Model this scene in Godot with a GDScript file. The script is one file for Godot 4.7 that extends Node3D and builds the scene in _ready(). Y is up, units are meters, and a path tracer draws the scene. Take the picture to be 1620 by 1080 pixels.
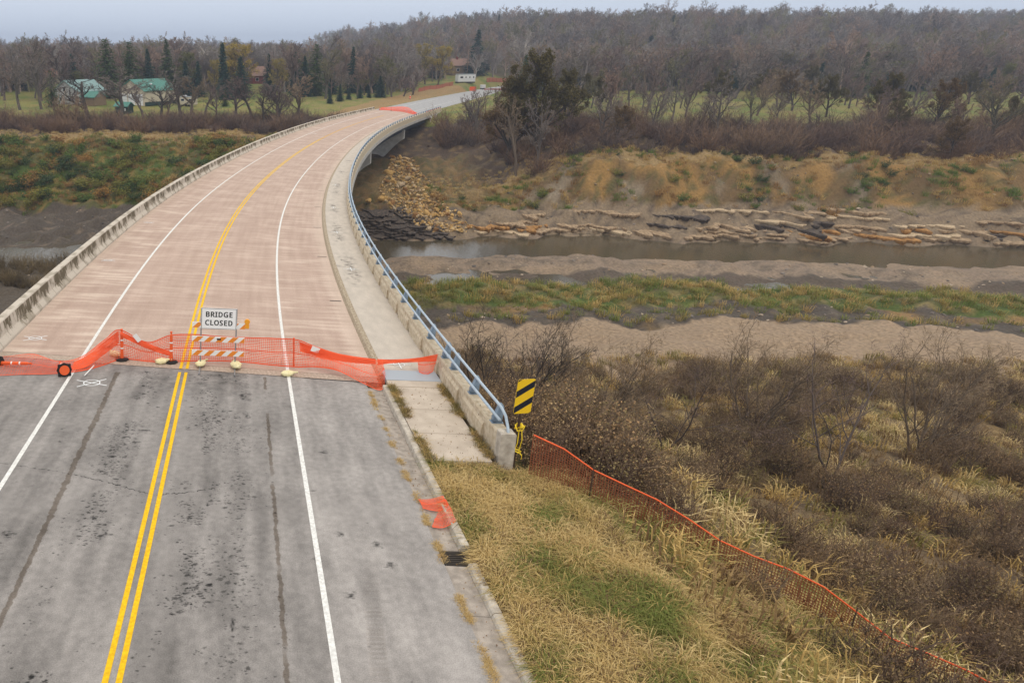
extends Node3D
# A closed county-road bridge over a river valley in late autumn, seen from a drone above the near approach.
# Working frame: X right, Y up from the camera's level, Z forward; W() turns it into Godot's axes.

const CH := 10.4                       # height of the camera above the joint of the bridge
const F := 1150.6                      # focal length in pixels of the 1620 x 1080 photograph
const PITCH := 0.37846                 # the camera looks this far down (radians)
const PX := 455.0                      # column and row of the lens axis
const PY := 540.0
const WATER := -32.0

var names := {}
var M := {}
var rs := PackedFloat64Array()         # the road's centre line every half metre: x, y, z, heading, cross fall
var RX := PackedFloat64Array()
var RY := PackedFloat64Array()
var RZ := PackedFloat64Array()
var RH := PackedFloat64Array()
var RE := PackedFloat64Array()
const S0 := -40.0
const S1 := 480.0
const JOINT := 16.3                    # where the bridge begins and ends along the road
const FAR_JOINT := 218.0
var n1 := FastNoiseLite.new()
var n2 := FastNoiseLite.new()
var rng := RandomNumberGenerator.new()


func _ready() -> void:
	rng.seed = 7
	n1.seed = 3; n1.frequency = 0.03; n1.fractal_octaves = 4
	n2.seed = 11; n2.frequency = 0.22; n2.fractal_octaves = 3
	make_camera_and_light()
	make_road_line()
	make_materials()
	make_terrain()
	make_water()
	make_road()
	make_bridge()
	make_closure()
	make_roadside()
	make_far_side()
	make_rocks()
	make_trees()
	make_brush()


func make_camera_and_light() -> void:
	var cam := Camera3D.new()
	cam.name = "camera"
	cam.projection = Camera3D.PROJECTION_FRUSTUM
	cam.near = 0.1
	cam.far = 9000.0
	cam.size = 0.1 * 1080.0 / F
	cam.frustum_offset = Vector2(0.1 * (810.0 - PX) / F, 0.0)
	add_child(cam)
	cam.position = Vector3(0, CH, 0)
	cam.rotation = Vector3(-PITCH, 0, 0)
	cam.current = true
	var env := Environment.new()
	env.background_mode = Environment.BG_SKY
	var sm := ProceduralSkyMaterial.new()      # an overcast sky: brighter towards the zenith than at the horizon
	sm.sky_top_color = Color(0.97, 0.965, 0.955)
	sm.sky_horizon_color = Color(0.70, 0.745, 0.81)
	sm.sky_curve = 0.22
	sm.sky_energy_multiplier = 1.1
	sm.ground_bottom_color = Color(0.25, 0.23, 0.2)
	sm.ground_horizon_color = Color(0.66, 0.70, 0.76)
	sm.ground_curve = 0.05
	sm.sun_angle_max = 1.0
	var sky := Sky.new()
	sky.sky_material = sm
	env.sky = sky
	env.tonemap_mode = Environment.TONE_MAPPER_LINEAR
	env.tonemap_exposure = 1.15
	env.fog_enabled = true
	env.fog_density = 0.00030
	env.fog_light_color = Color(0.74, 0.79, 0.88)
	env.sdfgi_enabled = true
	env.ssao_enabled = true
	env.ssil_enabled = true
	var we := WorldEnvironment.new()
	we.name = "surroundings"
	we.environment = env
	add_child(we)
	var sun := DirectionalLight3D.new()
	sun.name = "sun"
	sun.light_energy = 0.42
	sun.light_angular_distance = 35.0
	sun.light_color = Color(1.0, 0.96, 0.90)
	sun.shadow_enabled = true
	add_child(sun)
	sun.rotation_degrees = Vector3(-62, 25, 0)


# ---------------------------------------------------------------- helpers

func W(x: float, y: float, z: float) -> Vector3:
	return Vector3(x, y + CH, -z)


func V(p: Vector3) -> Vector3:                  # working frame -> Godot
	return Vector3(p.x, p.y + CH, -p.z)


func numbered(called: String) -> String:
	var n: int = names.get(called, 0)
	names[called] = n + 1
	return called if n == 0 else "%s_%03d" % [called, n]


func tag(o: Node, label := "", category := "", group := "", kind := "") -> Node:
	if label: o.set_meta("label", label)
	if category: o.set_meta("category", category)
	if group: o.set_meta("group", group)
	if kind: o.set_meta("kind", kind)
	return o


func thing(called: String, label: String, category: String, at := Transform3D(), group := "") -> Node3D:
	var o := Node3D.new()
	o.name = numbered(called)
	add_child(o)
	o.transform = at
	tag(o, label, category, group)
	return o


func part(called: String, mesh: Mesh, m: Material, parent: Node, at := Transform3D()) -> MeshInstance3D:
	var o := MeshInstance3D.new()
	o.name = called if parent != self else numbered(called)
	o.mesh = mesh
	if m: o.material_override = m
	parent.add_child(o, true)
	o.transform = at
	return o


func structure(called: String, mesh: Mesh, m: Material, label := "", category := "") -> MeshInstance3D:
	var o := part(called, mesh, m, self)
	tag(o, label, category, "", "structure")
	return o


func begin() -> SurfaceTool:
	var st := SurfaceTool.new()
	st.begin(Mesh.PRIMITIVE_TRIANGLES)
	st.set_smooth_group(-1)
	return st


func done(st: SurfaceTool) -> ArrayMesh:
	st.generate_normals()
	return st.commit()


func tri(st: SurfaceTool, a: Vector3, b: Vector3, c: Vector3) -> void:
	st.add_vertex(a); st.add_vertex(b); st.add_vertex(c)


func quad(st: SurfaceTool, a: Vector3, b: Vector3, c: Vector3, d: Vector3) -> void:
	tri(st, a, b, c); tri(st, a, c, d)


func quad_uv(st: SurfaceTool, p: Array, uv: Array) -> void:
	for i in [0, 1, 2, 0, 2, 3]:
		st.set_uv(uv[i])
		st.add_vertex(p[i])


func box(st: SurfaceTool, t: Transform3D, size: Vector3, bev := 0.0) -> void:
	# a box with chamfered edges, centred on t
	var h := size / 2.0
	var b := minf(bev, minf(h.x, minf(h.y, h.z)) * 0.9)
	var c := {}
	for sx in [-1, 1]:
		for sy in [-1, 1]:
			for sz in [-1, 1]:
				var k := Vector3i(sx, sy, sz)
				c[[k, 0]] = t * Vector3(sx * h.x, sy * (h.y - b), sz * (h.z - b))
				c[[k, 1]] = t * Vector3(sx * (h.x - b), sy * h.y, sz * (h.z - b))
				c[[k, 2]] = t * Vector3(sx * (h.x - b), sy * (h.y - b), sz * h.z)
	for ax in 3:
		var u := (ax + 1) % 3
		var v := (ax + 2) % 3
		for s in [-1, 1]:
			var q := []
			for d in [[-1, -1], [-1, 1], [1, 1], [1, -1]]:
				var k := Vector3i(); k[ax] = s; k[u] = d[0]; k[v] = d[1]
				q.append(c[[k, ax]])
			if s > 0: quad(st, q[0], q[1], q[2], q[3])
			else: quad(st, q[3], q[2], q[1], q[0])
	if b <= 0.0:
		return
	for ax in 3:                                 # edges along axis ax
		var u := (ax + 1) % 3
		var v := (ax + 2) % 3
		for su in [-1, 1]:
			for sv in [-1, 1]:
				var k0 := Vector3i(); k0[ax] = -1; k0[u] = su; k0[v] = sv
				var k1 := Vector3i(); k1[ax] = 1; k1[u] = su; k1[v] = sv
				if su * sv < 0: quad(st, c[[k0, u]], c[[k0, v]], c[[k1, v]], c[[k1, u]])
				else: quad(st, c[[k1, u]], c[[k1, v]], c[[k0, v]], c[[k0, u]])
	for sx in [-1, 1]:
		for sy in [-1, 1]:
			for sz in [-1, 1]:
				var k := Vector3i(sx, sy, sz)
				if sx * sy * sz < 0: tri(st, c[[k, 0]], c[[k, 1]], c[[k, 2]])
				else: tri(st, c[[k, 2]], c[[k, 1]], c[[k, 0]])


func box_mesh(size: Vector3, bev := 0.01, centre := Vector3.ZERO) -> ArrayMesh:
	var st := begin()
	box(st, Transform3D(Basis(), centre), size, bev)
	return done(st)


func tube(st: SurfaceTool, pts: Array, radii: Array, sides := 8, caps := true) -> void:
	# a tapering tube through pts; radii may hold one value for all
	var n := pts.size()
	var ring := []
	var ref := Vector3.UP
	for i in n:
		var d: Vector3 = (pts[mini(i + 1, n - 1)] - pts[maxi(i - 1, 0)]).normalized()
		if absf(d.dot(ref)) > 0.95: ref = Vector3.RIGHT if absf(d.x) < 0.8 else Vector3.FORWARD
		var a := d.cross(ref).normalized()
		var b := a.cross(d).normalized()
		var r: float = radii[mini(i, radii.size() - 1)]
		var row := []
		for k in sides:
			var an := TAU * k / sides
			row.append(pts[i] + (a * cos(an) + b * sin(an)) * r)
		ring.append(row)
	for i in n - 1:
		for k in sides:
			var k2 := (k + 1) % sides
			quad(st, ring[i][k], ring[i + 1][k], ring[i + 1][k2], ring[i][k2])
	if caps:
		for k in range(1, sides - 1):
			tri(st, ring[0][0], ring[0][k], ring[0][k + 1])
			tri(st, ring[n - 1][0], ring[n - 1][k + 1], ring[n - 1][k])


func tube_mesh(pts: Array, radii: Array, sides := 8) -> ArrayMesh:
	var st := begin()
	st.set_smooth_group(0)
	tube(st, pts, radii, sides)
	return done(st)


func lathe_mesh(profile: Array, sides := 16) -> ArrayMesh:       # profile: [radius, height] from the bottom up
	var st := begin()
	for i in profile.size() - 1:
		for k in sides:
			var a := TAU * k / sides
			var b := TAU * (k + 1) / sides
			var p: Array = profile[i]
			var q: Array = profile[i + 1]
			quad(st, Vector3(cos(a) * p[0], p[1], sin(a) * p[0]), Vector3(cos(b) * p[0], p[1], sin(b) * p[0]), Vector3(cos(b) * q[0], q[1], sin(b) * q[0]), Vector3(cos(a) * q[0], q[1], sin(a) * q[0]))
	return done(st)


func prism_mesh(outline: PackedVector2Array, depth: float) -> ArrayMesh:   # outline in x, y; thickness along z, centred
	var st := begin()
	var h := depth / 2.0
	var ids := Geometry2D.triangulate_polygon(outline)
	for i in range(0, ids.size(), 3):
		var a := outline[ids[i]]; var b := outline[ids[i + 1]]; var c := outline[ids[i + 2]]
		tri(st, Vector3(a.x, a.y, h), Vector3(b.x, b.y, h), Vector3(c.x, c.y, h))
		tri(st, Vector3(c.x, c.y, -h), Vector3(b.x, b.y, -h), Vector3(a.x, a.y, -h))
	for i in outline.size():
		var a := outline[i]; var b := outline[(i + 1) % outline.size()]
		quad(st, Vector3(a.x, a.y, h), Vector3(a.x, a.y, -h), Vector3(b.x, b.y, -h), Vector3(b.x, b.y, h))
	return done(st)


func lin(r: float, g: float, b: float) -> Color:
	return Color(r, g, b).linear_to_srgb()


func plain(color: Color, rough := 0.85, metal := 0.0) -> StandardMaterial3D:
	var m := StandardMaterial3D.new()
	m.albedo_color = color
	m.roughness = rough
	m.metallic = metal
	m.metallic_specular = 0.4
	return m


# ---------------------------------------------------------------- the road's line

func knots(x: float, xs: Array, ys: Array) -> float:
	if x <= xs[0]: return ys[0]
	for i in range(1, xs.size()):
		if x <= xs[i]: return lerpf(ys[i - 1], ys[i], (x - xs[i - 1]) / (xs[i] - xs[i - 1]))
	return ys[-1]


func make_road_line() -> void:
	var ks := [0.0, 25.0, 50.0, 85.0, 120.0, 160.0, 210.0, 300.0, 380.0, 480.0]
	var kv := [-0.00157, 0.00261, 0.00342, 0.00185, 0.00173, 0.00224, 0.00075, 0.00028, 0.0012, 0.004]
	var gs := [0.0, 25.0, 90.0, 180.0, 300.0, 480.0]
	var gv := [-0.06761, -0.05087, -0.02791, -0.01704, -0.01158, 0.01]
	var x := -2.73698
	var y := -9.28582
	var z := 7.0
	var h := -0.05013
	for i in range(80, 0, -1):                 # straight back from the first point
		rs.append(-0.5 * i); RX.append(x - sin(h) * 0.5 * i); RY.append(y + 0.06761 * 0.5 * i); RZ.append(z - cos(h) * 0.5 * i); RH.append(h); RE.append(0.06235)
	var s := 0.0
	while s <= S1:
		rs.append(s); RX.append(x); RY.append(y); RZ.append(z); RH.append(h)
		RE.append(knots(s, [15.0, 45.0, 300.0, 380.0], [0.06235, 0.05556, 0.05, 0.01]))
		x += sin(h) * 0.5; z += cos(h) * 0.5; y += knots(s, gs, gv) * 0.5; h += knots(s, ks, kv) * 0.5
		s += 0.5


func road(s: float, off: float, dy := 0.0) -> Vector3:          # working frame
	var f := clampf((s - S0) * 2.0, 0.0, rs.size() - 1.001)
	var i := int(f)
	var t := f - i
	var h := lerpf(RH[i], RH[i + 1], t)
	return Vector3(lerpf(RX[i], RX[i + 1], t) + off * cos(h), lerpf(RY[i], RY[i + 1], t) - off * RE[i] + dy, lerpf(RZ[i], RZ[i + 1], t) - off * sin(h))


func R(s: float, off: float, dy := 0.0) -> Vector3:             # Godot's axes
	return V(road(s, off, dy))


func RF(s: float, off: float, dy := 0.0, turn := 0.0) -> Transform3D:   # a frame on the road: x to the right across it, y up from its surface, -z along it
	var p := R(s, off, dy)
	var ahead := (R(s + 0.25, off, dy) - R(s - 0.25, off, dy)).normalized()
	var right := (R(s, off + 0.25, dy) - R(s, off - 0.25, dy)).normalized()
	var up := right.cross(ahead).normalized()
	return Transform3D(Basis(right, up, -ahead).orthonormalized() * Basis(Vector3.UP, turn), p)


func UF(s: float, off: float, dy := 0.0, turn := 0.0) -> Transform3D:   # the same, but upright
	var t := RF(s, off, dy)
	var f := Vector3(-t.basis.z.x, 0, -t.basis.z.z).normalized()
	return Transform3D(Basis(f.cross(Vector3.UP), Vector3.UP, -f) * Basis(Vector3.UP, turn), t.origin)


func nearest(x: float, z: float) -> Vector2:                    # (s, off) of a point in the working frame
	var lo := 0
	var hi := rs.size() - 1
	while hi - lo > 1:
		var mid := (lo + hi) / 2
		if RZ[mid] < z: lo = mid
		else: hi = mid
	var s := S0 + lo * 0.5
	for k in 3:
		var i := clampi(int((s - S0) * 2.0), 0, rs.size() - 1)
		var along := (x - RX[i]) * sin(RH[i]) + (z - RZ[i]) * cos(RH[i])
		s = clampf(S0 + i * 0.5 + along, S0, S1)
	var j := clampi(int((s - S0) * 2.0), 0, rs.size() - 1)
	return Vector2(s, (x - RX[j]) * cos(RH[j]) - (z - RZ[j]) * sin(RH[j]))


func sweep(st: SurfaceTool, s0: float, s1: float, step: float, section: Array, closed := false, skew := 0.0, skew_end := 0.0) -> void:
	# a cross-section of [off, height] points drawn along the road; UV = metres across the section, metres along
	var n := maxi(1, int(ceil((s1 - s0) / step)))
	var m := section.size() if closed else section.size() - 1
	var across := [0.0]
	for k in m:
		var a: Array = section[k]; var b: Array = section[(k + 1) % section.size()]
		across.append(across[-1] + Vector2(b[0] - a[0], b[1] - a[1]).length())
	for i in n:
		var sa := lerpf(s0, s1, float(i) / n)
		var sb := lerpf(s0, s1, float(i + 1) / n)
		for k in m:
			var a: Array = section[k]; var b: Array = section[(k + 1) % section.size()]
			var fa := lerpf(skew, skew_end, float(i) / n)
			var fb := lerpf(skew, skew_end, float(i + 1) / n)
			quad_uv(st, [R(sa - fa * a[0], a[0], a[1]), R(sb - fb * a[0], a[0], a[1]), R(sb - fb * b[0], b[0], b[1]), R(sa - fa * b[0], b[0], b[1])],
				[Vector2(across[k], sa - fa * a[0]), Vector2(across[k], sb - fb * a[0]), Vector2(across[k + 1], sb - fb * b[0]), Vector2(across[k + 1], sa - fa * b[0])])
	if closed:
		for e in [s0, s1]:
			var f: float = skew if e == s0 else skew_end
			var pl := PackedVector2Array()
			for q in section: pl.append(Vector2(q[0], q[1]))
			var ids := Geometry2D.triangulate_polygon(pl)
			for i in range(0, ids.size(), 3):
				for j in [0, 1, 2]:
					var q := pl[ids[i + j]]
					st.set_uv(Vector2(q.x, q.y)); st.add_vertex(R(e - f * q.x, q.x, q.y))


func swept(s0: float, s1: float, step: float, section: Array, closed := false, skew := 0.0, skew_end := 0.0) -> ArrayMesh:
	var st := begin()
	sweep(st, s0, s1, step, section, closed, skew, skew_end)
	return done(st)


# ---------------------------------------------------------------- the land

const LEFT_T := [-160.0, -130.0, -100.0, -80.0, -50.0, -25.0, -9.0, -6.5, -3.0, 3.0, 6.5, 9.0, 29.0, 33.0, 57.0, 62.0, 75.0, 120.0, 300.0, 800.0, 1500.0, 2600.0, 4000.0]
const LEFT_H := [-9.5, -10.5, -13.0, -19.0, -27.0, -30.0, -31.2, -32.1, -33.5, -33.5, -32.1, -31.6, -30.9, -29.6, -20.4, -19.6, -19.0, -17.7, -14.5, -8.0, -4.0, 12.0, 30.0]
const RIGHT_T := [-170.0, -128.0, -106.0, -85.0, -65.0, -47.0, -42.0, -36.0, -33.0, -25.0, -22.5, -20.5, -18.5, -12.0, -6.5, -3.0, 3.0, 6.3, 8.0, 11.0, 14.0, 17.0, 24.0, 26.0, 40.0, 70.0, 160.0, 300.0, 450.0, 650.0, 900.0, 1500.0, 4000.0]
const RIGHT_H := [-13.0, -14.5, -18.0, -22.5, -27.2, -29.4, -30.1, -30.6, -30.4, -31.0, -32.15, -32.2, -31.7, -31.3, -32.0, -33.5, -33.5, -32.3, -31.3, -30.8, -28.8, -28.2, -22.0, -20.4, -19.2, -17.6, -16.3, -14.5, -9.0, 0.0, 8.0, 16.0, 40.0]


func river_z(x: float) -> float:
	return (120.6 + (x + 40.0) * 0.058) if x < 50.0 else 125.8 - (x - 50.0) * 0.10 + maxf(0.0, x - 130.0) * 0.22


func bank(x: float, z: float) -> float:          # the signed distance from the middle of the river, its banks uneven
	return z - river_z(x) + n1.get_noise_2d(x * 1.3, z * 0.5) * 4.0 + n2.get_noise_2d(x * 0.4, 9.0) * 2.0


func base_h(x: float, z: float) -> float:
	var t := bank(x, z)
	var w := smoothstep(-14.0, 26.0, x)
	var h := lerpf(knots(t, LEFT_T, LEFT_H), knots(t, RIGHT_T, RIGHT_H), w)
	# by the bridge the bank rises more gently than the bluff beyond it
	var soft := smoothstep(64.0, 42.0, x) * smoothstep(5.0, 9.0, t) * w
	if soft > 0.0: h = lerpf(h, knots(t, [8.0, 13.0, 30.0, 60.0, 84.0, 104.0, 160.0], [-31.6, -29.6, -27.6, -24.2, -20.5, -17.6, -16.3]), soft)
	if z > 330.0: h += smoothstep(330.0, 660.0, z) * smoothstep(30.0, 260.0, x) * 22.0
	var rough := 0.5 + 0.5 * smoothstep(7.0, 14.0, absf(t)) * smoothstep(80.0, 60.0, t)
	h += n1.get_noise_2d(x * 2.0, z * 2.0) * 1.3 * rough + n2.get_noise_2d(x, z) * 0.5 * rough
	if t > 8.0 and t < 60.0: h += n1.get_noise_2d(x * 5.0 + 77.0, z * 5.0) * 1.6
	if t < -60.0: h -= smoothstep(14.0, 70.0, x) * 6.0 * smoothstep(-60.0, -90.0, t)
	if z > 400.0: h += n1.get_noise_2d(x * 0.12, z * 0.12) * 10.0 * smoothstep(400.0, 1200.0, z)
	return h


func ground(x: float, z: float) -> float:
	var h := base_h(x, z)
	if z > 470.0 or z < -40.0 or absf(x - 40.0) > 180.0: return h
	var q := nearest(x, z)
	var s := q.x
	var o := q.y
	var y := road(s, clampf(o, -9.0, 11.0)).y
	if s > S1 - 1.0: return h
	var gap := minf(s - JOINT, FAR_JOINT - s)    # how far out on the bridge
	if gap <= 0.0:
		var side: float
		if o > 0.0:
			var d := o - 7.1
			if s > 200.0: side = -0.3 * maxf(0.0, o - 8.5)
			else: side = -0.03 * clampf(d, 0.0, 3.6) - 0.50 * maxf(0.0, d - 3.6) - 0.22 * smoothstep(1.6, 2.3, d) * smoothstep(7.0, 9.0, s)
		else:
			side = -0.45 * maxf(0.0, -o - 8.5)
		var fill := y + side - (0.16 if o < 7.0 and o > -7.2 else 0.02)
		if s > 200.0 and o < -8.0: fill += 1.3 * smoothstep(-8.0, -11.0, o) * smoothstep(200.0, 225.0, s) * smoothstep(380.0, 330.0, s)
		if s > FAR_JOINT - 1.0 and s < FAR_JOINT + 20.0 and o > 9.45: fill -= lerpf(4.3, 0.2, clampf((s - FAR_JOINT) / 17.0, 0.0, 1.0))
		var cut := y + 0.45 * maxf(0.0, absf(o) - 9.0) - (0.16 if absf(o) < 7.0 else 0.02)
		if o < -7.2 and s > 200.0: cut += 1.3 * smoothstep(-8.0, -11.0, o)
		var wob := n2.get_noise_2d(x * 2.0, z * 2.0) * 0.12 * smoothstep(7.2, 9.0, absf(o))
		return clampf(h, fill, maxf(cut, fill)) + wob
	var under := y - 3.0 - 0.75 * gap - 0.5 * maxf(0.0, absf(o) - 9.5)
	h = maxf(h, under)
	if absf(o) < 22.0: h = minf(h, y - 3.4 + maxf(0.0, absf(o) - 10.0) * 0.35)
	return h


func ray_ground(u: float, v: float, from := 18.0, to := 900.0) -> Vector3:   # where the line through a pixel meets the land
	var dx := (u - PX) / F
	var dv := -(v - PY) / F
	var d := Vector3(dx, dv * cos(PITCH) - sin(PITCH), dv * sin(PITCH) + cos(PITCH))
	var t := from
	while t < to:
		var p := d * t
		if p.y < ground(p.x, p.z): break
		t += maxf(0.4, t * 0.004)
	return d * t


func land_color(x: float, z: float, h: float, slope: float) -> Color:
	var a := n1.get_noise_2d(x * 2.3 + 40.0, z * 2.3) * 0.5 + 0.5
	var b := n2.get_noise_2d(x * 1.7, z * 1.7 + 60.0) * 0.5 + 0.5
	var straw := Color(0.36, 0.25, 0.115)
	var olive := Color(0.115, 0.11, 0.042)
	var green := Color(0.09, 0.135, 0.028)
	var brown := Color(0.13, 0.09, 0.06)
	var mud := Color(0.105, 0.086, 0.068)
	var sand := Color(0.31, 0.235, 0.17)
	var silt := Color(0.42, 0.305, 0.20)
	var ochre := Color(0.37, 0.22, 0.075)
	var t := bank(x, z)
	var q := nearest(x, z) if z < 470.0 else Vector2(999, 999)
	var c: Color
	var w := smoothstep(-6.0, 16.0, x)
	if q.x < JOINT + 14.0 and q.y > 6.0 and q.y < 20.0 and z < 32.0:       # the verge and the near slope
		c = straw.lerp(olive, smoothstep(0.42, 0.62, a)).lerp(brown, smoothstep(0.6, 0.8, b) * 0.6)
		c = c.lerp(brown, smoothstep(11.0, 16.0, q.y) * 0.6)
		return c
	var left: Color
	if t < 7.0: left = mud.lerp(brown, a * 0.5)
	elif t < 31.0: left = mud.lerp(sand, smoothstep(0.62, 0.8, b) * 0.6 + smoothstep(0.6, 0.75, a) * 0.2)
	elif t < 60.0: left = olive.lerp(green, smoothstep(0.45, 0.65, a)).lerp(ochre, smoothstep(0.5, 0.75, b) * 0.7)
	elif t < 72.0: left = straw.lerp(brown, smoothstep(0.5, 0.7, a))
	elif t < 96.0: left = brown.lerp(Color(0.09, 0.065, 0.05), a)
	elif t < 330.0: left = Color(0.15, 0.20, 0.035).lerp(Color(0.27, 0.25, 0.06), smoothstep(0.35, 0.6, a)).lerp(straw, smoothstep(0.55, 0.75, b) * 0.5)
	else: left = brown.lerp(olive, a)
	var right: Color
	if t < -62.0: right = brown.lerp(Color(0.26, 0.185, 0.10), smoothstep(0.35, 0.6, a)).lerp(straw, smoothstep(0.5, 0.7, b) * 0.7).lerp(olive, smoothstep(0.62, 0.75, a) * 0.6)
	elif t < -45.0: right = silt.lerp(sand, a * 0.6)
	elif t < -36.0: right = mud.lerp(ochre, smoothstep(0.6, 0.8, a) * 0.8).lerp(sand, smoothstep(0.6, 0.8, b) * 0.4)
	elif t < -24.0: right = olive.lerp(green, smoothstep(0.4, 0.6, a)).lerp(straw, smoothstep(0.5, 0.7, b) * 0.6)
	elif t < -17.5: right = mud.lerp(Color(0.16, 0.12, 0.09), a)
	elif t < 7.0: right = sand.lerp(mud, smoothstep(0.45, 0.7, b) * 0.6).lerp(silt, smoothstep(0.5, 0.7, a) * 0.5)
	elif t < 18.0: right = Color(0.30, 0.225, 0.15).lerp(Color(0.15, 0.115, 0.085), smoothstep(0.5, 0.7, b))
	elif t < 27.0: right = ochre.lerp(Color(0.19, 0.125, 0.06), smoothstep(0.35, 0.6, a)).lerp(olive, smoothstep(0.52, 0.72, b) * 0.8).lerp(Color(0.33, 0.27, 0.2), smoothstep(0.62, 0.78, a) * 0.8)
	elif t < 34.0: right = straw.lerp(brown, smoothstep(0.55, 0.7, a))
	elif t < (60.0 if x > 95.0 else 92.0): right = brown.lerp(Color(0.085, 0.06, 0.05), a).lerp(straw, smoothstep(0.55, 0.75, b) * 0.6)
	elif t < 330.0: right = Color(0.27, 0.25, 0.065).lerp(Color(0.15, 0.20, 0.035), smoothstep(0.45, 0.65, a)).lerp(straw, smoothstep(0.55, 0.72, b) * 0.6)
	else: right = brown.lerp(olive, a)
	c = left.lerp(right, w)
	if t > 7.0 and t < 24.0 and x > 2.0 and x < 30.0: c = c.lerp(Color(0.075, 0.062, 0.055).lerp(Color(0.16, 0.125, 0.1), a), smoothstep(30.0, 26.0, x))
	if t > 18.0 and t < 58.0 and x >= 10.0 and x < 46.0: c = c.lerp(Color(0.25, 0.155, 0.065).lerp(Color(0.12, 0.105, 0.045), smoothstep(0.4, 0.62, b)).lerp(straw, smoothstep(0.6, 0.75, a) * 0.7), 0.85 * smoothstep(46.0, 40.0, x))
	if q.x > FAR_JOINT - 20.0 and q.x < 380.0 and q.y < -7.5 and q.y > -22.0: c = c.lerp(Color(0.42, 0.25, 0.1).lerp(straw, a), 0.9)
	return c


func graded(lo: float, hi: float, at: float, fine: float, growth: float, flat: float) -> PackedFloat64Array:
	# grid lines from lo to hi, fine steps within flat metres of at, then growing
	var up := PackedFloat64Array()
	var d := fine
	var x := at
	while x < hi:
		up.append(x)
		if x - at > flat: d *= growth
		x += d
	up.append(hi)
	var down := PackedFloat64Array()
	d = fine
	x = at - fine
	while x > lo:
		down.append(x)
		if at - x > flat: d *= growth
		x -= d
	down.append(lo)
	down.reverse()
	down.append_array(up)
	return down


func make_terrain() -> void:
	var xs := graded(-2600.0, 3200.0, 20.0, 0.9, 1.035, 60.0)
	var zs := graded(-60.0, 4200.0, 85.0, 0.9, 1.02, 85.0)
	var nx := xs.size()
	var nz := zs.size()
	var v := PackedVector3Array(); v.resize(nx * nz)
	var col := PackedColorArray(); col.resize(nx * nz)
	for j in nz:
		for i in nx:
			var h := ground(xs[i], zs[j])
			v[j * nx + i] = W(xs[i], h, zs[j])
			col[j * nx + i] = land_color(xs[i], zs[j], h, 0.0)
	var nor := PackedVector3Array(); nor.resize(nx * nz)
	for j in nz:
		for i in nx:
			var a := v[j * nx + maxi(i - 1, 0)]; var b := v[j * nx + mini(i + 1, nx - 1)]
			var c := v[maxi(j - 1, 0) * nx + i]; var d := v[mini(j + 1, nz - 1) * nx + i]
			nor[j * nx + i] = (b - a).cross(d - c).normalized()
	var ids := PackedInt32Array(); ids.resize((nx - 1) * (nz - 1) * 6)
	var k := 0
	for j in nz - 1:
		for i in nx - 1:
			var p := j * nx + i
			for q in [p, p + nx, p + nx + 1, p, p + nx + 1, p + 1]:
				ids[k] = q; k += 1
	var arr := []
	arr.resize(Mesh.ARRAY_MAX)
	arr[Mesh.ARRAY_VERTEX] = v
	arr[Mesh.ARRAY_NORMAL] = nor
	arr[Mesh.ARRAY_COLOR] = col
	arr[Mesh.ARRAY_INDEX] = ids
	var mesh := ArrayMesh.new()
	mesh.add_surface_from_arrays(Mesh.PRIMITIVE_TRIANGLES, arr)
	structure("ground", mesh, M.land, "grassy river valley with muddy banks and eroded bluffs", "ground")
	print("terrain ", nx, " x ", nz, " ", Time.get_ticks_msec())


func make_water() -> void:
	var st := begin()
	var xs := graded(-400.0, 500.0, 20.0, 6.0, 1.1, 60.0)
	for i in xs.size() - 1:
		for e in [[-16.0, 16.0], [-30.0, -16.0]]:
			if e[0] < -20.0 and (xs[i] < 8.0 or xs[i] > 70.0): continue
			quad(st, W(xs[i], WATER, river_z(xs[i]) + e[0]), W(xs[i], WATER, river_z(xs[i]) + e[1]), W(xs[i + 1], WATER, river_z(xs[i + 1]) + e[1]), W(xs[i + 1], WATER, river_z(xs[i + 1]) + e[0]))
	structure("river", done(st), M.water, "shallow brown river running under the bridge", "river")


# ---------------------------------------------------------------- materials

func noise_image(w: int, h: int, freq: float, sd: int, oct := 4, stretch_x := 1, stretch_y := 1) -> Image:
	var n := FastNoiseLite.new()
	n.seed = sd
	n.frequency = freq
	n.fractal_octaves = oct
	var im := n.get_seamless_image(w / stretch_x, h / stretch_y)
	if stretch_x > 1 or stretch_y > 1: im.resize(w, h, Image.INTERPOLATE_CUBIC)
	return im


func noise_data(w: int, h: int, freq: float, sd: int, oct := 4, stretch_x := 1, stretch_y := 1) -> PackedByteArray:
	return noise_image(w, h, freq, sd, oct, stretch_x, stretch_y).get_data()


func texture(w: int, h: int, data: PackedByteArray) -> ImageTexture:
	return ImageTexture.create_from_image(Image.create_from_data(w, h, false, Image.FORMAT_RGB8, data))


func mottle(sd: int, lo: Color, hi: Color, freq := 0.02, contrast := 1.4, size := 512, sx := 1, sy := 1) -> ImageTexture:
	# two tones of one material, coarse patches and fine grain
	var a := noise_data(size, size, freq, sd, 5, sx, sy)
	var b := noise_data(size, size, 0.25, sd + 1, 3)
	var out := PackedByteArray(); out.resize(size * size * 3)
	var lr := lo.r * 255.0; var lg := lo.g * 255.0; var lb := lo.b * 255.0
	var dr := (hi.r - lo.r) * 255.0; var dg := (hi.g - lo.g) * 255.0; var db := (hi.b - lo.b) * 255.0
	for i in size * size:
		var t := clampf(((a[i] * 0.65 + b[i] * 0.35) / 255.0 - 0.5) * contrast + 0.5, 0.0, 1.0)
		out[i * 3] = int(lr + dr * t); out[i * 3 + 1] = int(lg + dg * t); out[i * 3 + 2] = int(lb + db * t)
	return texture(size, size, out)


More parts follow.
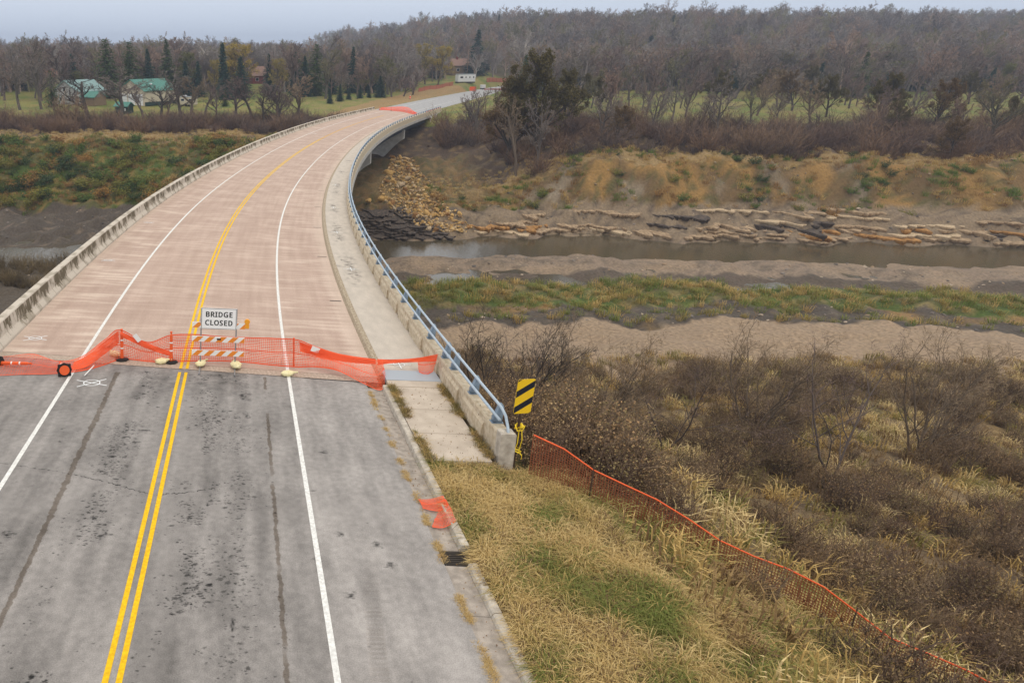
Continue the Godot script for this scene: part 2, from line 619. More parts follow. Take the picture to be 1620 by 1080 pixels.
func triplanar(tex: Texture2D, scale: float, rough := 0.9, tint := Color.WHITE, world := true) -> StandardMaterial3D:
	var m := plain(tint, rough)
	m.albedo_texture = tex
	m.uv1_triplanar = true
	m.uv1_world_triplanar = world
	m.uv1_scale = Vector3.ONE * scale
	return m


func make_materials() -> void:
	var grain := mottle(21, Color(0.72, 0.72, 0.72), Color(1, 1, 1), 0.03, 1.8)
	M.land = triplanar(grain, 0.11, 0.95)
	M.land.vertex_color_use_as_albedo = true
	var bump := noise_image(256, 256, 0.05, 5, 4)
	bump.convert(Image.FORMAT_RGB8)
	var lumps := ImageTexture.create_from_image(bump)
	M.land.heightmap_enabled = true
	M.land.heightmap_texture = lumps
	M.land.heightmap_scale = 14.0
	M.water = plain(lin(0.075, 0.062, 0.04), 0.07)
	M.water.metallic_specular = 0.5
	var ripple := NoiseTexture2D.new()
	ripple.width = 256; ripple.height = 256; ripple.seamless = true; ripple.as_normal_map = true; ripple.bump_strength = 2.0
	var rn := FastNoiseLite.new(); rn.seed = 4; rn.frequency = 0.03; rn.fractal_octaves = 3
	ripple.noise = rn
	M.water.normal_enabled = true
	M.water.normal_texture = ripple
	M.water.normal_scale = 0.35
	M.water.uv1_triplanar = true
	M.water.uv1_world_triplanar = true
	M.water.uv1_scale = Vector3(0.12, 0.12, 0.3)
	M.deck = deck_material()
	M.asphalt = asphalt_material()
	M.far_asphalt = triplanar(mottle(31, Color(0.56, 0.56, 0.57), Color(0.68, 0.68, 0.68), 0.02, 1.6), 0.08, 0.95)
	M.concrete = triplanar(mottle(41, Color(0.62, 0.585, 0.54), Color(0.80, 0.77, 0.72), 0.02, 1.7), 0.35, 0.92)
	M.walk = triplanar(mottle(43, Color(0.67, 0.62, 0.565), Color(0.79, 0.745, 0.69), 0.015, 1.3), 0.17, 0.92)
	M.gutter = triplanar(mottle(45, Color(0.50, 0.47, 0.44), Color(0.70, 0.66, 0.62), 0.02, 1.7), 0.3, 0.94)
	M.cap = triplanar(mottle(47, Color(0.67, 0.60, 0.50), Color(0.84, 0.80, 0.72), 0.018, 1.7), 0.4, 0.92)
	M.kerb_edge = triplanar(mottle(48, Color(0.50, 0.44, 0.36), Color(0.76, 0.71, 0.63), 0.03, 2.0), 0.5, 0.92)
	M.bridge_walk = walk_material()
	M.pier = triplanar(mottle(49, Color(0.60, 0.59, 0.57), Color(0.76, 0.75, 0.73), 0.015, 1.5), 0.12, 0.92)
	M.barrier = barrier_material()
	M.end_strip = triplanar(mottle(46, Color(0.58, 0.52, 0.47), Color(0.76, 0.69, 0.63), 0.03, 1.9), 0.5, 0.92)
	M.joint = plain(lin(0.03, 0.028, 0.026), 0.9)
	M.steel = plain(lin(0.045, 0.055, 0.075), 0.6)
	M.rail = triplanar(mottle(51, Color(0.60, 0.67, 0.74), Color(0.74, 0.79, 0.83), 0.03, 1.4, 256), 0.6, 0.5)
	M.post = triplanar(mottle(53, Color(0.40, 0.47, 0.54), Color(0.54, 0.60, 0.66), 0.03, 1.4, 256), 0.6, 0.55)  # the rail's paint made darker: shade on the upright posts put into the colour
	M.white_line = triplanar(mottle(55, Color(0.78, 0.78, 0.77), Color(0.93, 0.93, 0.92), 0.05, 2.2, 256), 0.7, 0.8)
	M.yellow_line = triplanar(mottle(57, Color(0.82, 0.64, 0.04), Color(0.95, 0.78, 0.08), 0.05, 2.0, 256), 0.7, 0.8)
	M.faded_yellow = triplanar(mottle(58, Color(0.80, 0.62, 0.30), Color(0.90, 0.70, 0.28), 0.05, 2.0, 256), 0.7, 0.85)
	M.spray = plain(lin(0.78, 0.8, 0.82), 0.9)
	M.net = plain(lin(0.86, 0.115, 0.035), 0.6)
	M.net.backlight_enabled = true
	M.net.backlight = Color(0.55, 0.12, 0.05)
	M.orange = plain(lin(0.80, 0.12, 0.03), 0.5)
	M.board_orange = plain(lin(0.78, 0.25, 0.03), 0.55)
	M.board_white = plain(lin(0.80, 0.80, 0.78), 0.5)
	M.sign_white = plain(lin(0.86, 0.86, 0.86), 0.45)
	M.black = plain(lin(0.012, 0.012, 0.013), 0.7)
	M.ink = plain(lin(0.015, 0.015, 0.016), 0.6)
	M.galvanised = plain(lin(0.30, 0.31, 0.33), 0.45, 0.6)
	M.bag = triplanar(mottle(61, Color(0.83, 0.78, 0.55), Color(0.96, 0.94, 0.82), 0.04, 1.6, 256), 1.6, 0.8)
	M.amber = plain(lin(0.85, 0.36, 0.03), 0.3)
	M.sign_yellow = plain(lin(0.86, 0.56, 0.02), 0.45)
	M.navy = plain(lin(0.012, 0.017, 0.03), 0.5)
	M.rust = plain(lin(0.06, 0.035, 0.022), 0.8)
	M.tape = plain(lin(0.82, 0.60, 0.03), 0.5)
	M.silt_net = plain(lin(0.26, 0.085, 0.04), 0.85)
	M.iron = plain(lin(0.05, 0.042, 0.036), 0.7)
	M.teal_roof = plain(lin(0.06, 0.20, 0.165), 0.6)
	M.cream = plain(lin(0.52, 0.46, 0.36), 0.85)
	M.house_white = plain(lin(0.72, 0.73, 0.76), 0.7)
	M.brick_red = plain(lin(0.20, 0.055, 0.05), 0.85)
	M.brown_roof = plain(lin(0.24, 0.15, 0.12), 0.9)
	M.tan_wall = plain(lin(0.22, 0.155, 0.10), 0.9)
	M.grey_roof = plain(lin(0.26, 0.30, 0.34), 0.6)
	M.dark_wood = plain(lin(0.05, 0.04, 0.035), 0.9)
	M.dark_green = plain(lin(0.02, 0.045, 0.04), 0.8)
	M.glass = plain(lin(0.02, 0.025, 0.035), 0.12)
	M.pole = plain(lin(0.20, 0.13, 0.09), 0.9)
	M.red_net = plain(lin(0.45, 0.09, 0.07), 0.8)
	M.stone = triplanar(mottle(71, Color(0.58, 0.45, 0.27), Color(0.84, 0.70, 0.45), 0.03, 1.9, 256), 0.35, 0.92)
	M.stone_pale = triplanar(mottle(73, Color(0.58, 0.50, 0.40), Color(0.82, 0.74, 0.62), 0.03, 1.9, 256), 0.35, 0.92)
	M.stone_brown = triplanar(mottle(75, Color(0.42, 0.31, 0.20), Color(0.64, 0.48, 0.30), 0.03, 1.9, 256), 0.35, 0.92)
	M.ledge = triplanar(mottle(77, Color(0.44, 0.36, 0.28), Color(0.74, 0.65, 0.53), 0.03, 2.0, 256, 1, 4), 0.25, 0.92)
	M.ochre_ledge = triplanar(mottle(78, Color(0.45, 0.32, 0.18), Color(0.74, 0.56, 0.34), 0.03, 2.0, 256, 1, 4), 0.25, 0.92)
	M.dark_ledge = triplanar(mottle(79, Color(0.20, 0.18, 0.17), Color(0.40, 0.35, 0.31), 0.03, 2.0, 256, 1, 4), 0.25, 0.92)
	print("materials ", Time.get_ticks_msec())


func deck_material() -> StandardMaterial3D:
	# pinkish concrete, tined across, with pale salt streaks; 13.6 m wide, 60 m before it repeats
	var w := 512
	var h := 1024
	var streak := noise_data(w, h, 0.13, 101, 4, 16, 1)
	var wide := noise_data(w, h, 0.02, 102, 4, 4, 1)
	var fine := noise_data(w, h, 0.3, 103, 2)
	var long := noise_data(w, h, 0.05, 104, 3, 1, 8)
	var out := PackedByteArray(); out.resize(w * h * 3)
	for y in h:
		for x in w:
			var i := y * w + x
			var off := x * 13.6 / w - 6.6
			var t := streak[i] / 255.0
			var u := wide[i] / 255.0
			var v := (fine[i] / 255.0 - 0.5) * 0.05 + (long[i] / 255.0 - 0.5) * 0.05
			var worn := 1.0 if off < -3.7 else (0.75 if off > 3.8 else 0.42)   # the shoulders hold the pale salt streaks
			var pale := clampf((t * 0.6 + u * 0.45 - 0.52) * 2.6, 0.0, 0.6) * worn
			var edge := clampf((absf(off) - 5.9) * 0.9 + (t - 0.5) * 0.8, 0.0, 0.5) if absf(off) > 5.6 else 0.0
			pale = maxf(pale, edge)
			var d := v + (u - 0.5) * 0.05 + (t - 0.5) * 0.05
			var r := lerpf(0.70, 0.80, pale) + d
			var g := lerpf(0.612, 0.735, pale) + d
			var b := lerpf(0.560, 0.675, pale) + d
			out[i * 3] = int(clampf(r, 0, 1) * 255); out[i * 3 + 1] = int(clampf(g, 0, 1) * 255); out[i * 3 + 2] = int(clampf(b, 0, 1) * 255)
	var m := plain(Color.WHITE, 0.9)
	m.albedo_texture = texture(w, h, out)
	m.uv1_scale = Vector3(1.0 / 13.6, 1.0 / 60.0, 1)
	return m


func walk_material() -> StandardMaterial3D:
	# pale concrete 1.9 m wide, 100 m long, with grime gathered in patches down its middle
	var w := 96
	var h := 2048
	var a := noise_data(w, h, 0.03, 131, 4)
	var b := noise_data(w, h, 0.3, 132, 2)
	var val := PackedFloat32Array(); val.resize(w * h)
	for i in w * h: val[i] = 0.735 + (a[i] / 255.0 - 0.5) * 0.08 + (b[i] / 255.0 - 0.5) * 0.05
	var r := RandomNumberGenerator.new(); r.seed = 17
	for s in [30.8, 33.0, 35.0, 42.6, 45.0, 47.0, 54.5, 57.0, 66.0, 69.5, 72.0, 83.0, 96.0]:
		for k in 34:
			stain(val, w, h, (0.75 + r.randfn() * 0.22) * w / 1.9, (s + r.randfn() * 0.7) * h / 100.0, r.randf_range(0.05, 0.2) * w / 1.9, r.randf_range(0.08, 0.3) * h / 100.0, -r.randf_range(0.03, 0.09), r)
	var out := PackedByteArray(); out.resize(w * h * 3)
	for i in w * h:
		var v := clampf(val[i], 0.3, 0.9)
		out[i * 3] = int(v * 255); out[i * 3 + 1] = int(v * 0.952 * 255); out[i * 3 + 2] = int(v * 0.895 * 255)
	var m := plain(Color.WHITE, 0.92)
	m.albedo_texture = texture(w, h, out)
	m.uv1_scale = Vector3(1.0 / 1.9, 1.0 / 100.0, 1)
	return m


func barrier_material() -> StandardMaterial3D:
	# weathered concrete: dark growth in patches with pale runs through it; u runs down the inner face, v along
	var w := 128
	var h := 2048
	var runs := noise_data(w, h, 0.09, 111, 4, 8, 1)
	var patch := noise_data(w, h, 0.02, 112, 4, 2, 1)
	var fine := noise_data(w, h, 0.3, 113, 2)
	var out := PackedByteArray(); out.resize(w * h * 3)
	for y in h:
		for x in w:
			var i := y * w + x
			var d := x * 2.4 / w                     # metres across the section: outer face, top, inner face
			var t := runs[i] / 255.0
			var u := patch[i] / 255.0
			var inner := (1.0 if d > 1.41 else 0.0) * (1.0 if d + (t - 0.5) * 0.9 + (fine[i] / 255.0 - 0.5) * 0.2 < 1.88 else 0.0)
			var dark := clampf((u * 0.8 + t * 0.5 - 0.47) * 4.0, 0.0, 1.0) * inner
			dark = maxf(dark, clampf((u - 0.55) * 2.0, 0.0, 0.35))
			var v := (fine[i] / 255.0 - 0.5) * 0.06
			out[i * 3] = int(clampf(lerpf(0.76, 0.40, dark) + v, 0, 1) * 255)
			out[i * 3 + 1] = int(clampf(lerpf(0.725, 0.365, dark) + v, 0, 1) * 255)
			out[i * 3 + 2] = int(clampf(lerpf(0.675, 0.30, dark) + v, 0, 1) * 255)
	var m := plain(Color.WHITE, 0.92)
	m.albedo_texture = texture(w, h, out)
	m.uv1_scale = Vector3(1.0 / 2.4, 1.0 / 60.0, 1)
	return m


func asphalt_material() -> StandardMaterial3D:
	# old grey asphalt, 13.4 m wide from the left edge, 24 m long from s = -6: oil spots, sealed cracks, tyre tracks
	var w := 1024
	var h := 1800
	var ppm_x := w / 13.4
	var ppm_y := h / 24.0
	var a := noise_data(w, h, 0.006, 121, 4)
	var b := noise_data(w, h, 0.05, 122, 3)
	var c := noise_data(w, h, 0.45, 123, 2)
	var l := noise_data(w, h, 0.02, 124, 4, 1, 8)
	var val := PackedFloat32Array(); val.resize(w * h)
	for i in w * h:
		var across := (i % w) / ppm_x - 6.85
		val[i] = (0.57 if across > 3.6 else 0.525) + (a[i] / 255.0 - 0.5) * 0.08 + (b[i] / 255.0 - 0.5) * 0.09 + (c[i] / 255.0 - 0.5) * 0.16 + (l[i] / 255.0 - 0.5) * 0.12
	var r := RandomNumberGenerator.new()
	r.seed = 91
	var brown := PackedFloat32Array(); brown.resize(w * h)
	# spots of oil and damp strung along the wheel paths
	var paths := [[-1.25, 0.24, 3000, 1.0], [1.05, 0.28, 3200, 1.0], [2.0, 0.2, 1200, 0.9], [0.75, 0.9, 500, 0.8], [2.75, 0.12, 150, 0.8], [-3.0, 0.5, 90, 0.7], [0.6, 1.0, 70, 0.6], [4.6, 1.0, 26, 0.8], [-2.0, 2.0, 90, 0.7]]
	for p in paths:
		for k in int(p[2]):
			var off: float = p[0] + r.randfn() * p[1]
			var s := r.randf_range(-5.5, 16.0)
			if absf(off) < 0.22: continue
			if n1.get_noise_2d(off * 12.0, s * 9.0) < -0.1: continue
			var rad := r.randf_range(0.010, 0.032) * (2.2 if r.randf() < 0.10 else 1.0)
			stain(val, w, h, (off + 6.85) * ppm_x, (s + 6.0) * ppm_y, rad * ppm_x * 1.15, rad * ppm_y * r.randf_range(0.6, 1.0), -r.randf_range(0.08, 0.26) * p[3], r)
	# larger dark smears
	for q in [[5.15, 5.1, 0.17, 0.12], [5.0, 5.8, 0.17, 0.12], [4.25, 6.2, 0.15, 0.10], [4.2, 4.1, 0.17, 0.11], [3.65, 5.25, 0.15, 0.1], [1.9, 3.2, 0.07, 0.2], [-0.7, 11.3, 0.22, 0.12], [-2.9, 6.0, 0.2, 0.12], [4.3, 10.2, 0.2, 0.1], [0.5, 11.5, 0.1, 0.12], [0.9, 12.5, 0.08, 0.1], [2.1, 14.0, 0.3, 0.3], [2.2, 12.5, 0.12, 0.2]]:
		for k in 26:
			stain(val, w, h, (q[0] + r.randfn() * q[2] * 0.35 + 6.85) * ppm_x, (q[1] + r.randfn() * q[3] * 0.5 + 6.0) * ppm_y, q[2] * ppm_x * r.randf_range(0.12, 0.4), q[3] * ppm_y * r.randf_range(0.12, 0.4), -0.07, r)
	for k in 60:                                  # the grimy patch before the barricade
		stain(val, w, h, (0.9 + r.randfn() * 0.9 + 6.85) * ppm_x, (15.2 + r.randfn() * 0.6 + 6.0) * ppm_y, r.randf_range(0.1, 0.4) * ppm_x, r.randf_range(0.1, 0.3) * ppm_y, -0.035, r)
	for k in 90:                                  # rubbed bands in the wheel paths
		var off: float = [-1.2, 1.1, 2.2, -2.6][k % 4] + r.randfn() * 0.22
		stain(val, w, h, (off + 6.85) * ppm_x, r.randf_range(0, h), 0.25 * ppm_x, r.randf_range(0.6, 1.6) * ppm_y, -0.022, r)
	# sealed lengthwise joints
	for line in [[-2.2, 0.085, 1.0], [2.82, 0.05, 0.55]]:
		for y in h:
			var s := y / ppm_y - 6.0
			if s > 15.8: continue
			var wob := n2.get_noise_2d(s * 9.0, line[0] * 50.0)
			var on := 1.0 if line[2] > 0.9 else clampf((n1.get_noise_2d(s * 14.0, 5.0) + 0.35) * 4.0, 0.0, 1.0)
			var x0: float = (line[0] + wob * 0.035 + 6.85) * ppm_x
			var half: float = line[1] * (1.0 + 0.6 * n2.get_noise_2d(s * 30.0, 99.0)) * (0.5 + 0.5 * smoothstep(-2.0, 12.0, s) if line[2] > 0.9 else 1.0) * ppm_x
			for x in range(int(x0 - half), int(x0 + half) + 1):
				if x < 0 or x >= w: continue
				var j := y * w + x
				var e := (1.0 - smoothstep(0.75, 1.0, absf(x - x0) / half)) * on * (0.75 + 0.25 * c[j] / 255.0)
				val[j] -= 0.17 * e
				brown[j] = maxf(brown[j], e)
	# a crack right across
	var pts := [Vector2(-4.6, 9.3), Vector2(-2.6, 8.8), Vector2(-1.3, 8.35), Vector2(-0.1, 7.75), Vector2(0.6, 7.85), Vector2(1.4, 8.1)]
	for i in pts.size() - 1:
		for k in 160:
			var p: Vector2 = pts[i].lerp(pts[i + 1], k / 160.0)
			var x := int((p.x + n2.get_noise_2d(p.x * 40.0, 3.0) * 0.04 + 6.85) * ppm_x)
			var y := int((p.y + n2.get_noise_2d(p.x * 30.0, 7.0) * 0.06 + 6.0) * ppm_y)
			for dy in 2:
				var j := (y + dy) * w + x
				if j >= 0 and j < w * h: val[j] -= 0.22 * clampf(0.6 + n2.get_noise_2d(p.x * 20.0, 1.0) * 2.0, 0.0, 1.0)
	# the print of a lugged tyre that turned off to the right
	for k in 240:
		var t := k / 240.0
		var s := lerpf(6.3, -1.0, t)
		var off := lerpf(5.05, 4.15, pow(t, 0.6))
		var strength := smoothstep(0.0, 0.5, t) * 0.075 * (1.0 if (k / 2) % 2 == 0 else 0.35) * clampf(0.7 + n2.get_noise_1d(t * 60.0), 0.2, 1.0)
		for x in range(int((off - 0.17 + 6.85) * ppm_x), int((off + 0.17 + 6.85) * ppm_x)):
			for dy in 3:
				var j := (int((s + 6.0) * ppm_y) + dy) * w + x
				if j < 0 or j >= w * h: continue
				val[j] -= strength * (0.2 + 0.9 * b[j] / 255.0) * (1.0 - smoothstep(0.6, 1.0, absf(x / ppm_x - 6.85 - off) / 0.17))
				brown[j] = maxf(brown[j], strength * 3.0)
	var out := PackedByteArray(); out.resize(w * h * 3)
	for i in w * h:
		var v := clampf(val[i], 0.12, 0.9)
		var e := brown[i]
		out[i * 3] = int((v * 1.015 + e * 0.03) * 255)
		out[i * 3 + 1] = int((v * 0.985 + e * 0.008) * 255)
		out[i * 3 + 2] = int((v * 0.965 - e * 0.015) * 255)
	var m := plain(Color.WHITE, 0.93)
	m.albedo_texture = texture(w, h, out)
	m.uv1_scale = Vector3(1.0 / 13.4, 1.0 / 24.0, 1)
	m.uv1_offset = Vector3(0, 6.0 / 24.0, 0)
	return m


func stain(val: PackedFloat32Array, w: int, h: int, cx: float, cy: float, rx: float, ry: float, amount: float, r: RandomNumberGenerator) -> void:
	var ph := r.randf() * TAU
	for y in range(maxi(0, int(cy - ry * 1.4)), mini(h - 1, int(cy + ry * 1.4)) + 1):
		for x in range(maxi(0, int(cx - rx * 1.4)), mini(w - 1, int(cx + rx * 1.4)) + 1):
			var dx := (x - cx) / rx
			var dy := (y - cy) / ry
			var an := atan2(dy, dx)
			var d := sqrt(dx * dx + dy * dy) * (1.0 + 0.16 * sin(2.0 * an + ph) + 0.14 * sin(5.0 * an + ph * 2.0) + 0.1 * sin(9.0 * an + ph * 3.0))
			if d < 1.0: val[y * w + x] += amount * (1.0 - d * d * d)


# ---------------------------------------------------------------- road

func line_on(parent: Node, s0: float, s1: float, off: float, width: float, m: Material, lift := 0.006) -> void:
	part("line", swept(s0, s1, 1.0, [[off - width / 2.0, lift], [off + width / 2.0, lift]]), m, parent)


func make_road() -> void:
	var skew := 0.10                              # the joint runs a little askew
	var rd := begin()
	sweep(rd, -30.0, JOINT - 2.0, 1.0, [[-6.85, 0.0], [6.32, 0.0]])
	sweep(rd, JOINT - 0.02, JOINT - 2.0, 1.0, [[-6.85, 0.0], [6.32, 0.0]], false, skew)
	var near := structure("road", done(rd), M.asphalt, "weathered grey asphalt road with double yellow line", "road")
	for o in [-0.11, 0.11]: line_on(near, -30.0, JOINT - 0.3, o, 0.105, M.yellow_line)
	for o in [-3.66, 3.66]: line_on(near, -30.0, JOINT - 0.3, o, 0.115, M.white_line)
	var far := structure("far_road", swept(FAR_JOINT + 0.3, S1, 2.0, [[-7.0, 0.0], [7.6, 0.0]]), M.far_asphalt, "pale grey road climbing away beyond the bridge", "road")
	for o in [-3.66, 3.66]: line_on(far, FAR_JOINT + 0.3, 300.0, o, 0.1, M.white_line, 0.012)
	# gutter and kerb on the right, in pieces
	var g := thing("kerb", "worn concrete kerb and gutter along the right edge of the asphalt", "kerb")
	g.set_meta("kind", "structure")
	var s := -30.0
	while s < 15.0:
		var e := minf(s + 3.05, 15.15)
		if not (s < 5.7 and e > 5.1):
			gutter_piece(g, s + 0.008, e - 0.008)
		else:
			gutter_piece(g, s + 0.008, 5.12)
			gutter_piece(g, 5.68, e - 0.008)
		s += 3.05
	# the storm drain in the gutter
	var d := thing("storm_drain_grate", "rusty iron storm drain grate sunk in the gutter beside dry grass", "drain grate", RF(5.4, 6.62, -0.06))
	var st := begin()
	for e in [[Vector3(0, 0, 0.26), Vector3(0.52, 0.05, 0.04)], [Vector3(0, 0, -0.26), Vector3(0.52, 0.05, 0.04)], [Vector3(0.25, 0, 0), Vector3(0.04, 0.05, 0.48)], [Vector3(-0.25, 0, 0), Vector3(0.04, 0.05, 0.48)]]:
		box(st, Transform3D(Basis(), e[0]), e[1], 0.005)
	part("frame", done(st), M.iron, d)
	var bar := box_mesh(Vector3(0.46, 0.04, 0.028), 0.004)
	for k in 7: part("bar", bar, M.iron, d, Transform3D(Basis(), Vector3(0, 0, -0.2 + k * 0.0667)))
	part("pit", box_mesh(Vector3(0.56, 0.02, 0.55), 0.0, Vector3(0, -0.13, 0)), M.joint, d)
	# sidewalk slabs up to the bridge
	var w := thing("sidewalk", "short concrete sidewalk beside the kerb leading onto the bridge", "sidewalk")
	w.set_meta("kind", "structure")
	for e in [[9.65, 11.35], [11.37, 13.1], [13.12, 15.25]]:
		part("slab", swept(e[0], e[1], 0.6, [[7.03, 0.13], [8.84, 0.13], [8.84, -0.1], [7.03, -0.1]], true), M.walk, w)
	# white survey marks sprayed on road and bridge
	for q in [[14.75, -2.85, 0.0, 1.0, "on asphalt before the fallen orange net"], [19.05, -5.82, 0.0, 0.9, "on the deck beside the concrete barrier end"], [17.15, 7.8, 0.165, 0.8, "on the sidewalk beneath the stretched net"], [32.6, -5.78, 0.0, 0.8, ""], [44.7, -5.73, 0.0, 0.8, ""], [32.84, 7.88, 0.165, 0.8, ""], [44.4, 7.81, 0.165, 0.8, ""], [56.1, 7.8, 0.165, 0.8, ""], [71.2, 7.7, 0.165, 0.8, ""], [136.1, -3.1, 0.0, 2.2, "beside the white edge line far along the deck"]]:
		var lab: String = "white spray-painted survey cross and ring " + q[4] if q[4] else ("white spray-painted survey mark farther along the " + ("sidewalk of the bridge" if q[1] > 0 else "left shoulder of the deck"))
		var grp: String = "" if q[4] else ("survey marks along the sidewalk" if q[1] > 0 else "survey marks along the left shoulder")
		var t := thing("survey_mark", lab, "survey mark", RF(q[0], q[1], q[2] + 0.007), grp)
		var sc: float = q[3]
		for an in [0.35, -0.75] if q[1] < 0 else [0.0, PI / 2.0]:
			var sl := begin()
			var L := 0.55 * sc
			var ax := Vector3(cos(an), 0, sin(an)); var bx := Vector3(-sin(an), 0, cos(an)) * 0.022
			quad(sl, -ax * L - bx, ax * L - bx, ax * L + bx, -ax * L + bx)
			part("stroke", done(sl), M.spray, t)
		var ring := begin()
		for k in 24:
			var a := TAU * k / 24.0; var b := TAU * (k + 1) / 24.0
			var r0 := 0.24 * sc; var r1 := 0.275 * sc
			quad(ring, Vector3(cos(a) * r0, 0.002, sin(a) * r0), Vector3(cos(b) * r0, 0.002, sin(b) * r0), Vector3(cos(b) * r1, 0.002, sin(b) * r1), Vector3(cos(a) * r1, 0.002, sin(a) * r1))
		part("ring", done(ring), M.spray, t)


func gutter_piece(g: Node, s0: float, s1: float) -> void:
	if s1 - s0 < 0.1: return
	part("gutter", swept(s0, s1, 0.6, [[6.325, -0.012], [6.79, -0.035], [6.79, -0.3], [6.325, -0.3]], true), M.gutter, g)
	var low := 0.0 if s1 > 5.6 else 0.05 + 0.05 * absf(sin(s0 * 7.0))     # worn down and half buried below the drain
	part("kerb_stone", swept(s0, s1, 0.6, [[6.793, -0.06], [6.83, 0.10 - low], [6.86, 0.125 - low], [7.0, 0.13 - low], [7.02, 0.1 - low], [7.02, -0.3], [6.793, -0.3]], true), M.concrete, g)


# ---------------------------------------------------------------- bridge

func make_bridge() -> void:
	var b := thing("bridge", "long curved concrete road bridge with blue railing and stained barrier over the river", "bridge")
	var j := JOINT
	var fj := FAR_JOINT
	var skew := 0.10
	part("deck", swept(j + 0.55, fj, 1.0, [[-6.6, 0.0], [7.0, 0.0], [7.0, -0.25], [-6.6, -0.25]], true, skew), M.deck, b)
	part("end_strip", swept(j, j + 0.52, 0.6, [[-6.6, 0.0], [6.78, 0.0], [6.78, -0.4], [-6.6, -0.4]], true, skew, skew), M.end_strip, b)
	part("joint_seal", swept(j + 0.52, j + 0.55, 0.5, [[-6.6, -0.015], [6.78, -0.015]], false, skew, skew), M.joint, b)
	var seal := begin()
	for k in 60:                                  # a ragged bead of tar along the edge of the asphalt
		var oa := -6.6 + k * 0.223
		var wa0 := 0.012 + 0.03 * absf(n2.get_noise_1d(oa * 7.0)) + (0.05 if oa > 4.3 else 0.0)
		var wb0 := 0.012 + 0.03 * absf(n2.get_noise_1d((oa + 0.223) * 7.0)) + (0.05 if oa + 0.223 > 4.3 else 0.0)
		quad(seal, R(j - skew * oa - wa0, oa, 0.006), R(j - skew * (oa + 0.223) - wb0, oa + 0.223, 0.006), R(j - skew * (oa + 0.223) + 0.004, oa + 0.223, 0.006), R(j - skew * oa + 0.004, oa, 0.006))
	part("joint_seal", done(seal), M.joint, b)
	part("end_strip", swept(fj, fj + 0.6, 0.5, [[-7.0, 0.004], [7.6, 0.004], [7.6, -0.4], [-7.0, -0.4]], true), M.walk, b)
	# painted lines
	for o in [-0.11, 0.11]: line_on(b, j + 0.05, j + 110.0, o, 0.105, M.yellow_line, 0.008)
	for o in [-0.11, 0.11]: line_on(b, j + 110.0, fj - 18.0, o, 0.105, M.faded_yellow, 0.008)
	for o in [-3.66, 3.66]: line_on(b, j + 0.05, fj - 2.0, o, 0.12, M.white_line, 0.008)
	# drain slots at the foot of the kerb
	var sq := 26.3
	while sq < 200.0:
		part("scupper", swept(sq, sq + 0.12, 0.2, [[6.15, 0.006], [6.72, 0.006]]), M.joint, b)
		sq += 10.2
	# sidewalk and its kerb edge
	part("kerb_edge", swept(j - 0.2, fj, 1.0, [[6.80, -0.05], [6.90, 0.13], [6.93, 0.15], [7.12, 0.155], [7.12, -0.2], [6.80, -0.2]], true), M.kerb_edge, b)
	part("bridge_sidewalk", swept(j + 0.25, fj, 1.0, [[7.123, 0.155], [9.02, 0.15], [9.02, -0.25], [7.123, -0.25]], true), M.bridge_walk, b)
	part("threshold", swept(j - 1.3, j - 0.75, 0.3, [[7.03, 0.15], [8.95, 0.15], [8.95, -0.1], [7.03, -0.1]], true), M.walk, b)
	part("cover_plate", swept(j - 0.74, j + 0.24, 0.3, [[7.03, 0.162], [8.98, 0.158], [8.98, 0.0], [7.03, 0.0]], true), plain(lin(0.36, 0.40, 0.45), 0.6), b)
	# left barrier, cast in lengths with open joints
	var sec := [[-7.12, -0.25], [-7.10, 0.80], [-7.08, 0.83], [-6.80, 0.83], [-6.77, 0.80], [-6.72, 0.32], [-6.56, 0.10], [-6.56, -0.05]]
	var s := j - 6.0
	while s < fj - 1.0:
		var e := minf(s + 3.7, fj)
		part("barrier", swept(s + 0.012, e - 0.012, 0.95, sec, true), M.barrier, b)
		s += 3.7
	# right parapet: a low wall with blocks that carry the posts
	part("parapet", swept(10.05, fj + 20.0, 1.0, [[9.06, -0.5], [9.06, 0.79], [9.09, 0.84], [9.41, 0.84], [9.44, 0.79], [9.44, -0.9]], true), M.cap, b)
	var blk := 10.9
	while blk < 215.0:
		part("block", swept(blk + 0.28, blk + 2.3, 0.7, [[8.97, 0.10], [9.0, 0.54], [9.062, 0.64], [9.062, 0.10]], true), M.cap, b)
		blk += 2.6
	part("end_block", swept(9.68, 10.04, 0.3, [[9.02, -0.6], [9.02, 0.94], [9.05, 0.97], [9.41, 0.97], [9.44, 0.94], [9.44, -0.9]], true), M.concrete, b)
	# railing: two tubes on flat posts
	var rails := [[9.17, 1.10], [9.30, 1.36]]
	for k in 2:
		var st := begin(); st.set_smooth_group(0)
		var pts := []
		var q := 10.3 if k == 0 else 10.9
		if k == 1:
			pts.append(R(9.76, 9.24, 0.92)); pts.append(R(9.88, 9.25, 1.08)); pts.append(R(10.2, 9.28, 1.28)); pts.append(R(10.6, 9.30, 1.35))
		while q < fj + 19.0:
			pts.append(R(q, rails[k][0], rails[k][1])); q += 1.3
		tube(st, pts, [0.042], 8)
		part("rail", done(st), M.rail, b)
	var post := post_mesh()
	var sleeve := tube_mesh([Vector3(0, 0, -0.06), Vector3(0, 0, 0.06)], [0.062], 8)
	var spots := [10.75, 12.9, 15.05]
	var p := 16.2
	while p < fj + 19.0:
		spots.append(p); p += 2.2 if p < 16.3 else (2.62 if p < 70.0 else 3.6)
	for a in spots:
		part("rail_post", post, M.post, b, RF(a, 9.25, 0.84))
	for a in [15.6, 34.0, 73.3, 112.6]:
		for k in 2: part("rail_sleeve", sleeve, M.rail, b, RF(a, rails[k][0], rails[k][1]))
